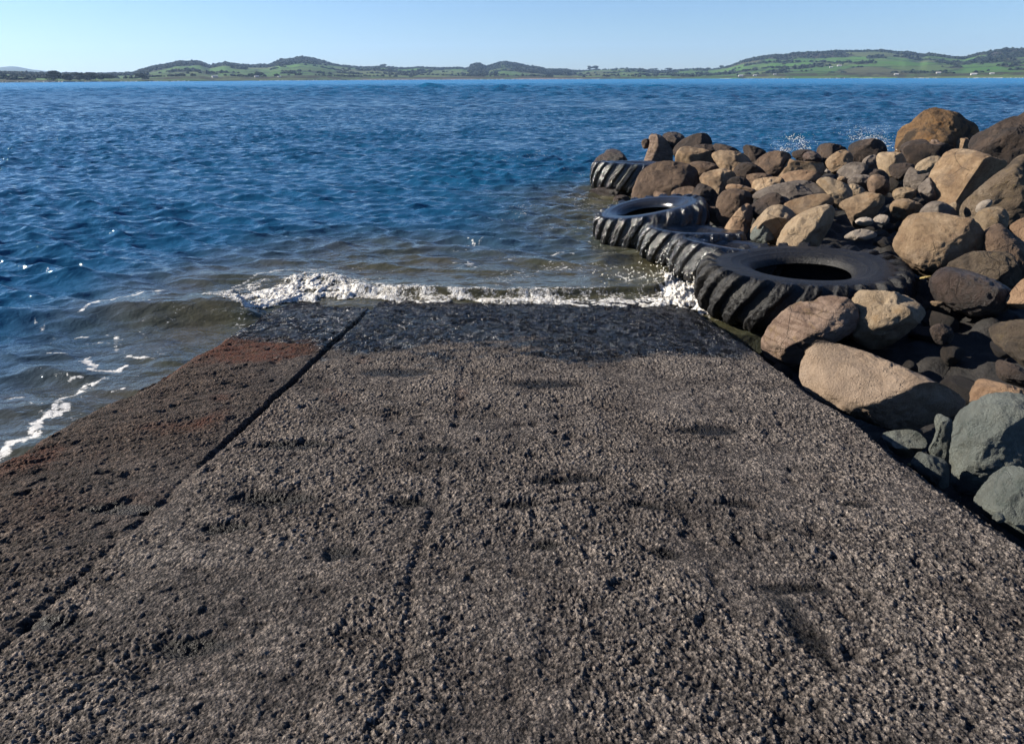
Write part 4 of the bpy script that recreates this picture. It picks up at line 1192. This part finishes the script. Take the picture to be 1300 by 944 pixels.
def build_fillers(mats):
    """small stones, coloured shade-dark, that choke the gaps between the boulders"""
    rs = np.random.default_rng(5)
    n, f = ico(3)
    protos = []
    for k in range(6):
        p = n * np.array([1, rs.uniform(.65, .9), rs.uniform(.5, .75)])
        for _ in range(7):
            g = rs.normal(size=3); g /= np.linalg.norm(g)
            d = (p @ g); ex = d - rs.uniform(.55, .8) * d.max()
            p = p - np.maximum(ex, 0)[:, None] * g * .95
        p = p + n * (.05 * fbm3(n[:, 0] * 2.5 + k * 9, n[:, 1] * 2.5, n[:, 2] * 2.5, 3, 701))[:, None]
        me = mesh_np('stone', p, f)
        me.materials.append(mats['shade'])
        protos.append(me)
    cnt = 0
    while cnt < 190:
        y = rs.uniform(2.8, 15.5); x = rs.uniform(2.2, 2.4 + .62 * y)
        if any((x - a) ** 2 + (y - b) ** 2 < r * r for a, b, r in ((3.08, 7.03, 1.08), (2.70, 8.27, .74), (2.52, 9.42, .85), (2.18, 10.75, 1.05), (2.72, 15.75, 1.0))):
            continue
        z = float(terrain(x, y))
        if z < -.05: continue
        r = rs.uniform(.08, .24)
        o = link('stone', protos[cnt % 6], loc=(x, y, z - .05 - .75 * r), label='small stone painted shade-dark, wedged low in the gaps between bigger boulders', cat='stone', group='small stones filling the gaps')
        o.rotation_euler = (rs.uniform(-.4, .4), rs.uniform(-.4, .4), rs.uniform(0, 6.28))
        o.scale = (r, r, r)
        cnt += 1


def build_rocks():
    M = rock_mats()
    for i, (kind, tile, outl, mat, label, opt) in enumerate(ROCKS):
        make_rock(i, kind, tile, outl, mat, label, opt, M)
    build_fillers(M)
# ------------------------------------------------------------------ far shore
SKY = np.array([(-260, 93), (-80, 92), (0, 93.5), (50, 94.6), (100, 95.5), (160, 94.5), (173, 93.8), (176, 92), (195, 87), (220, 83.2), (228, 80.8), (244, 81), (248, 80), (257, 80.3), (268, 85.4), (288, 81.2),
                (300, 82.6), (321, 84.4), (343, 84.2), (360, 77.6), (371, 76.8), (380, 75), (386, 74.8), (396, 75.4), (413, 79.2), (425, 82.8), (441, 84.6), (458, 86.2), (474, 86), (487, 85.4),
                (501, 87), (523, 87.4), (531, 86.3), (543, 87.3), (560, 88), (576, 87.2), (589, 87), (592, 88.6), (596, 86.2), (601, 82.6), (608, 81.4), (615, 84.6), (618, 85.4), (628, 82.6), (641, 79.6),
                (655, 82.2), (672, 85), (686, 86), (691, 88.8), (720, 88.8), (726, 90.6), (740, 90.8), (755, 89.2), (768, 89), (795, 88), (815, 88.6), (825, 90.6), (840, 90.5), (852, 90.4), (869, 89),
                (886, 88.4), (903, 89), (912, 88), (920, 86.4), (929, 83.5), (944, 77.4), (961, 73.8), (981, 71), (990, 71.4), (1008, 68.6), (1032, 68.5), (1063, 67.2), (1100, 66), (1119, 66.6),
                (1137, 68), (1146, 67.4), (1166, 70.8), (1173, 69), (1190, 71.4), (1203, 73.6), (1220, 74.7), (1237, 70.2), (1254, 68), (1268, 65.4), (1283, 66), (1300, 66), (1400, 70), (1560, 84)], float)
FOREST = np.array([(-260, .5), (170, .75), (176, .42), (260, .50), (300, .66), (345, .50), (360, .38), (400, .42), (460, .82), (560, .80), (592, .75), (597, .05), (614, .1), (622, .45), (640, .55), (660, .45), (690, .30),
                   (725, .35), (742, .88), (900, .90), (925, .72), (950, .55), (1000, .58), (1060, .66), (1100, .74), (1150, .66), (1200, .60), (1225, .62), (1260, .52), (1300, .50), (1560, .5)], float)
SHORE = np.array([(-400, 780), (0, 860), (200, 1050), (400, 1300), (600, 1600), (900, 1700), (1300, 1500), (1700, 1400)], float)


def px_to_az(px):
    d = ray(px, 99.5)
    return math.atan2(d[0], d[1])


PXT = np.linspace(-260, 1560, 600)
AZT = np.array([px_to_az(p) for p in PXT])


def sky_elev(px, py):
    d = ray(px, py)
    return d[2] / math.hypot(d[0], d[1])


ELT = np.array([sky_elev(p, np.interp(p, SKY[:, 0], SKY[:, 1])) for p in PXT])
DEPTH = 1500.0


def shore_dist(px):
    return np.interp(px, SHORE[:, 0], SHORE[:, 1])


def land_height(px, t):
    """px: bearing as a column of the shore table, t: 0 at the beach .. 1 on the ridge"""
    D0 = shore_dist(px)
    dep = DEPTH * (.55 + .45 * sstep(90, 240, px))
    dist = D0 + t * dep
    el = np.interp(px, PXT, ELT)
    top = np.maximum(el, .001) * (D0 + dep) + CAMZ
    bear = np.interp(px, PXT, AZT)
    X, Y = np.sin(bear) * dist, np.cos(bear) * dist
    prof = np.where(t < 1, .10 * np.clip(t / .05, 0, 1) + .90 * sstep(.02, 1.02, t) ** .80, 1 - 1.2 * (t - 1))
    und = fbm2(X * .004, Y * .004, 4, 801) * .12 * sstep(0.02, .3, t) * sstep(1.0, .8, t)
    h = 1.0 + (top - 1.0) * np.clip(prof + und, 0, None)
    h = np.where(t < 0, -1.5 + (t + .02) * 30, h)
    return X, Y, h, dist


def build_far_land():
    ts = np.concatenate([[-.02, -.004], np.linspace(0, 1, 70), np.linspace(1.03, 1.25, 6)])
    px = np.linspace(-260, 1560, 1100)
    PX, T = np.meshgrid(px, ts)
    X, Y, h, dist = land_height(PX.ravel(), T.ravel())
    t = T.ravel(); pxr = PX.ravel()
    fl = np.interp(pxr, FOREST[:, 0], FOREST[:, 1])
    nz = fbm2(X * .006, Y * .006, 4, 811)
    nz2 = fbm2(X * .016, Y * .016, 3, 812)
    forest = sstep(-.05, .05, t - fl + .22 * nz + .08 * nz2)
    patches = sstep(.22, .32, nz2 + .4 * nz) * sstep(.04, .1, t)
    forest = np.maximum(forest, patches * .95)
    me = mesh_np('hills', np.stack([X, Y, h], 1), grid_faces(len(ts), len(px)))
    attr(me, 'forest', forest); attr(me, 'inland', t)
    attr(me, 'sand', .12 + .88 * sstep(400, 470, pxr) * sstep(760, 700, pxr))
    attr(me, 'east', sstep(880, 960, pxr))
    m = NT('far_fields')
    P = m.coord('Object')
    v = m.voro(m.mapping(P, (.0062, .0040, 0), (0, 0, .4)), 1.0)
    ve = m.voro(m.mapping(P, (.0062, .0040, 0), (0, 0, .4)), 1.0, 'DISTANCE_TO_EDGE')
    sep = m.n('ShaderNodeSeparateColor'); m.set(sep.inputs[0], v.outputs['Color'])
    fld = m.ramp(sep.outputs[0], ((0, (.040, .092, .021)), (.3, (.060, .130, .028)), (.55, (.047, .098, .027)), (.78, (.078, .104, .038)), (1, (.062, .066, .034))))
    n = m.noise(P, .012, 5); n2 = m.noise(P, .05, 5, .7)
    fld = m.mix(m.math('MULTIPLY', m.step(n, .45, .65), .4), fld, (.085, .095, .042))
    hedge = m.math('MULTIPLY', m.step(ve.outputs['Distance'], .055, .02), m.step(n2, .42, .55))
    fld = m.mix(hedge, fld, (.018, .028, .015))
    fld = m.mix(m.math('MULTIPLY', m.step(n2, .60, .68), .6), fld, (.022, .034, .018))
    wood = m.ramp(n2, ((.3, (.008, .012, .010)), (.7, (.018, .024, .018))))
    wood = m.mix(m.math('MULTIPLY', m.attr('east'), .5), wood, (.050, .040, .034))
    col = m.mix(m.attr('forest'), fld, wood)
    beach = m.step(m.attr('inland'), .020, .008)
    col = m.mix(m.math('MULTIPLY', m.math('MULTIPLY', beach, m.attr('sand')), m.step(n, .30, .5)), col, (.17, .115, .105))
    low = m.math('MULTIPLY', m.step(m.attr('inland'), .075, .045), m.step(m.attr('inland'), .010, .03))
    col = m.mix(m.math('MULTIPLY', low, m.step(n2, .36, .5)), col, (.030, .028, .018))
    link('hills', me, m.done(m.bsdf(col, .95, None, 1.45, .1)), kind='structure')
    return None


def build_ranges():
    """two blue ranges far beyond the left end of the bay"""
    m = NT('far_range_bush')
    n = m.noise(m.coord('Object'), .004, 5)
    mat = m.done(m.bsdf(m.ramp(n, ((.3, (.030, .045, .030)), (.7, (.065, .080, .045)))), .95, None, 1.45, .1))
    for dist, pts in ((3600, ((-260, 90), (-60, 90), (0, 89), (29, 89.6), (50, 92.2), (75, 94.5), (100, 95.5), (130, 94.5), (150, 95), (200, 97))),
                      (6400, ((-260, 88), (-60, 86.5), (0, 85.6), (17, 84.2), (25, 84.6), (42, 88), (68, 91), (93, 92.8), (112, 93.2), (135, 92), (160, 93.2), (200, 94), (260, 96)))):
        p = np.array(pts, float)
        px = np.linspace(-260, 270, 260)
        py = np.interp(px, p[:, 0], p[:, 1])
        az = np.array([px_to_az(a) for a in px]); el = np.array([sky_elev(a, b) for a, b in zip(px, py)])
        rows = []
        for t in np.linspace(0, 1, 14):
            d = dist * (.80 + .36 * t)
            top = np.maximum(el, .0005) * dist + CAMZ
            prof = math.sin(math.pi * min(t / 1.1, 1)) ** .8
            X, Y = np.sin(az) * d, np.cos(az) * d
            hh = top * prof * (1 + .05 * fbm2(X * .0015, Y * .0015, 3, 821) * (1 - abs(prof - .5)))
            rows.append(np.stack([X, Y, hh - 2], 1))
        V = np.concatenate(rows)
        link('mountains', mesh_np('mountains', V, grid_faces(14, 260)), mat, kind='structure')


def build_woods():
    """bush covering the ridges, one mass nobody could count"""
    rs = np.random.default_rng(21)
    n, f = ico(1)
    vv, ff, k = [], [], 0
    N = 60000
    px = rs.uniform(-200, 1500, N); t = rs.uniform(.03, 1.0, N) ** .8
    X, Y, h, dist = land_height(px, t)
    fl = np.interp(px, FOREST[:, 0], FOREST[:, 1])
    nz = fbm2(X * .006, Y * .006, 4, 811); nz2 = fbm2(X * .016, Y * .016, 3, 812)
    forest = (t - fl + .22 * nz + .08 * nz2 > 0) | ((nz2 + .4 * nz > .27) & (t > .05))
    keep = np.where(forest)[0][:16000]
    for i in keep:
        r = rs.uniform(2.2, 4.6) * (dist[i] / 2500) ** .5
        j = 1 + .30 * rs.normal(size=(len(n), 1))
        p = n * j * np.array([r * 1.3, r * 1.3, r * .9]) + np.array([X[i], Y[i], h[i] + r * .25])
        vv.append(p); ff.append(f + k); k += len(n)
    m = NT('far_bush')
    nn = m.noise(m.coord('Object'), .06, 5, .7)
    mat = m.done(m.bsdf(m.ramp(nn, ((.3, (.007, .012, .009)), (.7, (.020, .027, .019)))), .95, None, 1.45, .1))
    link('woods', mesh_np('woods', np.concatenate(vv), np.concatenate(ff), False), mat, kind='stuff')


def build_trees():
    m = NT('far_tree_leaves')
    nn = m.noise(m.coord('Object'), .5, 4)
    leaf = m.done(m.bsdf(m.ramp(nn, ((.3, (.010, .018, .010)), (.7, (.034, .044, .024)))), .9, None, 1.45, .1))
    m2 = NT('far_tree_bark')
    bark = m2.done(m2.bsdf(m2.ramp(m2.noise(m2.coord('Object'), 2, 4), ((.3, (.05, .04, .03)), (.7, (.10, .08, .06)))), .9))
    rs = np.random.default_rng(33)

    def tree(px, py_top, py_base, wpx, t, label, group, flat=.6):
        X, Y, h, dist = (float(a) for a in land_height(np.array(px, float), np.array(t)))
        H = (py_base - py_top) / FPX * dist; Wt = wpx / FPX * dist
        root = empty('tree', (X, Y, h - .5), label, 'tree', group)
        # tapered trunk with two limbs
        V, F = [], []

        def limb(a, b, r0, r1):
            a, b = np.array(a, float), np.array(b, float)
            base = len(V)
            ax = (b - a) / np.linalg.norm(b - a); s = np.cross(ax, [.3, 1, .2]); s /= np.linalg.norm(s); q = np.cross(ax, s)
            for c, r in ((a, r0), (b, r1)):
                for kk in range(6):
                    an = kk * math.pi / 3
                    V.append(c + r * (math.cos(an) * s + math.sin(an) * q))
            for kk in range(6):
                F.append((base + kk, base + (kk + 1) % 6, base + 6 + (kk + 1) % 6, base + 6 + kk))
        limb((0, 0, -1), (0, 0, H * .55), H * .035, H * .022)
        limb((0, 0, H * .35), (Wt * .22, 0, H * .7), H * .02, H * .01)
        limb((0, 0, H * .35), (-Wt * .22, .1 * Wt, H * .72), H * .02, H * .01)
        link('trunk', mesh_np('trunk', V, np.array(F)), bark, root)
        # crown: leaf clumps scattered in several uneven masses
        lumps = [(rs.uniform(-.33, .33) * Wt, rs.uniform(-.25, .25) * Wt, H * rs.uniform(1 - flat, .86), rs.uniform(.16, .28)) for _ in range(9)]
        C, G = [], []
        for lx, ly, lz, lr in lumps:
            for _ in range(120):
                d = rs.normal(size=3); d /= np.linalg.norm(d)
                c = np.array([lx, ly, lz]) + d * np.array([lr * Wt, lr * Wt, lr * .75 * min(Wt, H)]) * rs.uniform(.55, 1.05)
                c[2] = min(max(c[2], H * .12), H)
                a, b = rs.normal(size=3), rs.normal(size=3)
                s = .045 * min(Wt, H) * rs.uniform(.7, 1.5)
                a = a / np.linalg.norm(a) * s; b = b / np.linalg.norm(b) * s
                k = len(C); C += [c - a - b, c + a - b, c + a + b, c - a + b]; G.append((k, k + 1, k + 2, k + 3))
        link('crown', mesh_np('crown', np.array(C), np.array(G), False), leaf, root)

    g = 'trees along the far shore'
    tree(72, 92.6, 103, 20, .012, 'widest dark tree on the low shore at the far left', g, .75)
    tree(87, 96, 103, 9, .012, 'small dark tree just right of the widest one on the far left shore', g, .75)
    tree(102, 94.6, 103, 15, .014, 'round dark tree in the middle of the left shore row', g, .75)
    tree(115, 94.5, 103, 14, .016, 'dark tree next right of the round one in the left shore row', g, .75)
    tree(128, 95.5, 103, 14, .016, 'low spreading tree second from the end of the left shore row', g, .75)
    tree(139, 96.3, 103, 10, .016, 'small low tree ending the left shore row', g, .75)
    tree(181, 96.4, 103.5, 13, .016, 'dark tree standing alone at the water below the start of the wooded hill', g, .75)
    tree(330, 91.5, 98.6, 13, .09, 'dark tree above the white farmhouse below the saddle', g, .75)
    tree(320, 94.5, 99, 9, .07, 'smaller tree left of the white farmhouse below the saddle', g, .75)
    gs = 'trees on the far skyline'
    tree(329, 83.8, 86.5, 3, .97, 'tiny leftmost tree in the gap before the highest left hill', gs)
    tree(333, 83.6, 86.5, 3, .97, 'tiny middle tree in the gap before the highest left hill', gs)
    tree(338, 83.8, 86.5, 3, .97, 'tiny rightmost tree in the gap before the highest left hill', gs)
    tree(487, 83.4, 87.4, 9, .97, 'bushy tree on the skyline right of the highest left hill', gs)
    tree(499, 85.6, 88, 4, .97, 'small tree on the skyline just right of the bushy one', gs)
    tree(749, 84.2, 89.4, 8, .95, 'left one of the two flat-topped trees alone on the low green ridge', gs, .55)
    tree(755, 84.4, 89.4, 8, .95, 'right one of the two flat-topped trees alone on the low green ridge', gs, .55)
    tree(829, 87.6, 91, 10, .95, 'low dark tree on the skyline left of the dip', gs)
    tree(848, 87.4, 91, 9, .95, 'bushy tree on the skyline right of the dip', gs)
    tree(898, 87.6, 90.2, 5, .95, 'small round tree on the low skyline before the long right hill', gs)
    tree(915, 85.4, 89, 6, .97, 'tree at the foot of the long right hill', gs)


def build_houses():
    w = NT('white_weatherboard')
    wall = w.done(w.bsdf(w.ramp(w.noise(w.coord('Object'), 1, 3), ((.3, (.40, .39, .36)), (.7, (.50, .49, .46)))), .8))
    r = NT('iron_roof')
    roof = r.done(r.bsdf(r.ramp(r.noise(r.coord('Object'), 1, 3), ((.3, (.30, .28, .28)), (.7, (.42, .40, .40)))), .6))
    for px, t, L, label in ((273, .045, 17, 'white farmhouse among shore trees below the first wooded hill'), (326, .05, 14, 'white farmhouse beside the dark tree below the saddle'),
                            (355, .04, 11, 'small white farmhouse by the beach below the highest left hill'),
                            (940, .03, 20, 'white house on the shore where the long right hill begins'), (958, .03, 16, 'white shed on the shore just right of the white house'),
                            (983, .04, 12, 'small white house alone on the green shore of the long hill'), (1053, .20, 15, 'left white house of the pair halfway up the long hill'),
                            (1063, .24, 20, 'larger white house of the pair halfway up the long hill'), (1137, .03, 16, 'pale house by the water below the middle of the long hill'),
                            (1190, .05, 16, 'pale house on the shore under the dip in the long hill'), (1235, .03, 20, 'pale house by the water near the right end of the shore'),
                            (1258, .035, 14, 'small white house nearest the right end of the shore')):
        X, Y, h, dist = (float(a) for a in land_height(np.array(px, float), np.array(t)))
        root = empty('farmhouse', (X, Y, h - .3), label, 'house', 'farmhouses on the far shore')
        L = L * .46
        a, b, c, e = L / 2, L * .3, L * .22, L * .36
        az = -math.atan2(X, Y) + .2
        root.rotation_euler = (0, 0, az)
        v = [(-a, -b, 0), (a, -b, 0), (a, b, 0), (-a, b, 0), (-a, -b, c), (a, -b, c), (a, b, c), (-a, b, c), (-a, 0, e), (a, 0, e)]
        me = mesh_np('wall', v, [np.array([(0, 1, 5, 4), (2, 3, 7, 6)]), np.array([(1, 2, 6, 9, 5), (3, 0, 4, 8, 7)])], False)
        link('wall', me, wall, root)
        o, th = .5, .25
        rv = []
        for s in (-1, 1):
            for x in (-a - o, a + o):
                for yy, zz in ((s * (b + o), c - .2), (0, e)):
                    for dz in (.05, .05 + th):
                        rv.append((x, yy, zz + dz))
        fs = []
        for q in (0, 8):
            for ff in ((0, 4, 6, 2), (1, 3, 7, 5), (0, 1, 5, 4), (0, 2, 3, 1), (4, 5, 7, 6)):
                fs.append([q + z for z in ff])
        link('roof', mesh_np('roof', rv, np.array(fs), False), roof, root)


def build_surf(fmat):
    """thin lines of surf breaking along the far beach"""
    rs = np.random.default_rng(9)
    n, f = ico(1)
    vv, ff, k = [], [], 0
    for a, b, dn in ((-60, 175, 1.0), (190, 240, .5), (330, 480, .9), (480, 740, .45), (752, 762, 1.0), (838, 852, 1.0), (915, 930, 1.0), (940, 1010, .3), (1040, 1110, .4), (1160, 1190, .6), (1230, 1300, .4)):
        for px in np.arange(a, b, 1.0):
            if rs.random() > dn: continue
            d = float(shore_dist(px)) * .985
            az = float(np.interp(px, PXT, AZT))
            p = n * np.array([1.6, 1.0, rs.uniform(.35, .85)]) * (1 + .2 * rs.normal(size=(len(n), 1))) + np.array([math.sin(az) * d, math.cos(az) * d, 0])
            vv.append(p); ff.append(f + k); k += len(n)
    link('surf', mesh_np('surf', np.concatenate(vv), np.concatenate(ff)), fmat, kind='stuff')


def build_haze():
    x0, x1, y0, y1, z0, z1 = -7000, 7000, -60, 7800, -4.5, 330
    v = [(x, y, z) for z in (z0, z1) for y in (y0, y1) for x in (x0, x1)]
    f = np.array([(0, 2, 3, 1), (4, 5, 7, 6), (0, 1, 5, 4), (2, 6, 7, 3), (0, 4, 6, 2), (1, 3, 7, 5)])
    me = mesh_np('haze', v, f, False)
    m = bpy.data.materials.new('sea_haze'); m.use_nodes = True
    t = m.node_tree; t.nodes.clear()
    out = t.nodes.new('ShaderNodeOutputMaterial'); vol = t.nodes.new('ShaderNodeVolumePrincipled')
    vol.inputs['Color'].default_value = (.42, .64, 1.0, 1)
    vol.inputs['Density'].default_value = HAZE
    vol.inputs['Anisotropy'].default_value = 0.2
    t.links.new(vol.outputs[0], out.inputs['Volume'])
    link('haze', me, m, kind='stuff')


HAZE = 0.8e-4
build_ramp()
build_water()
FM = foam_material()
build_foam(FM)
build_spray(FM)
build_ground()
build_tyres()
build_rocks()
build_far_land()
build_ranges()
build_woods()
build_trees()
build_houses()
build_surf(FM)
if HAZE: build_haze()
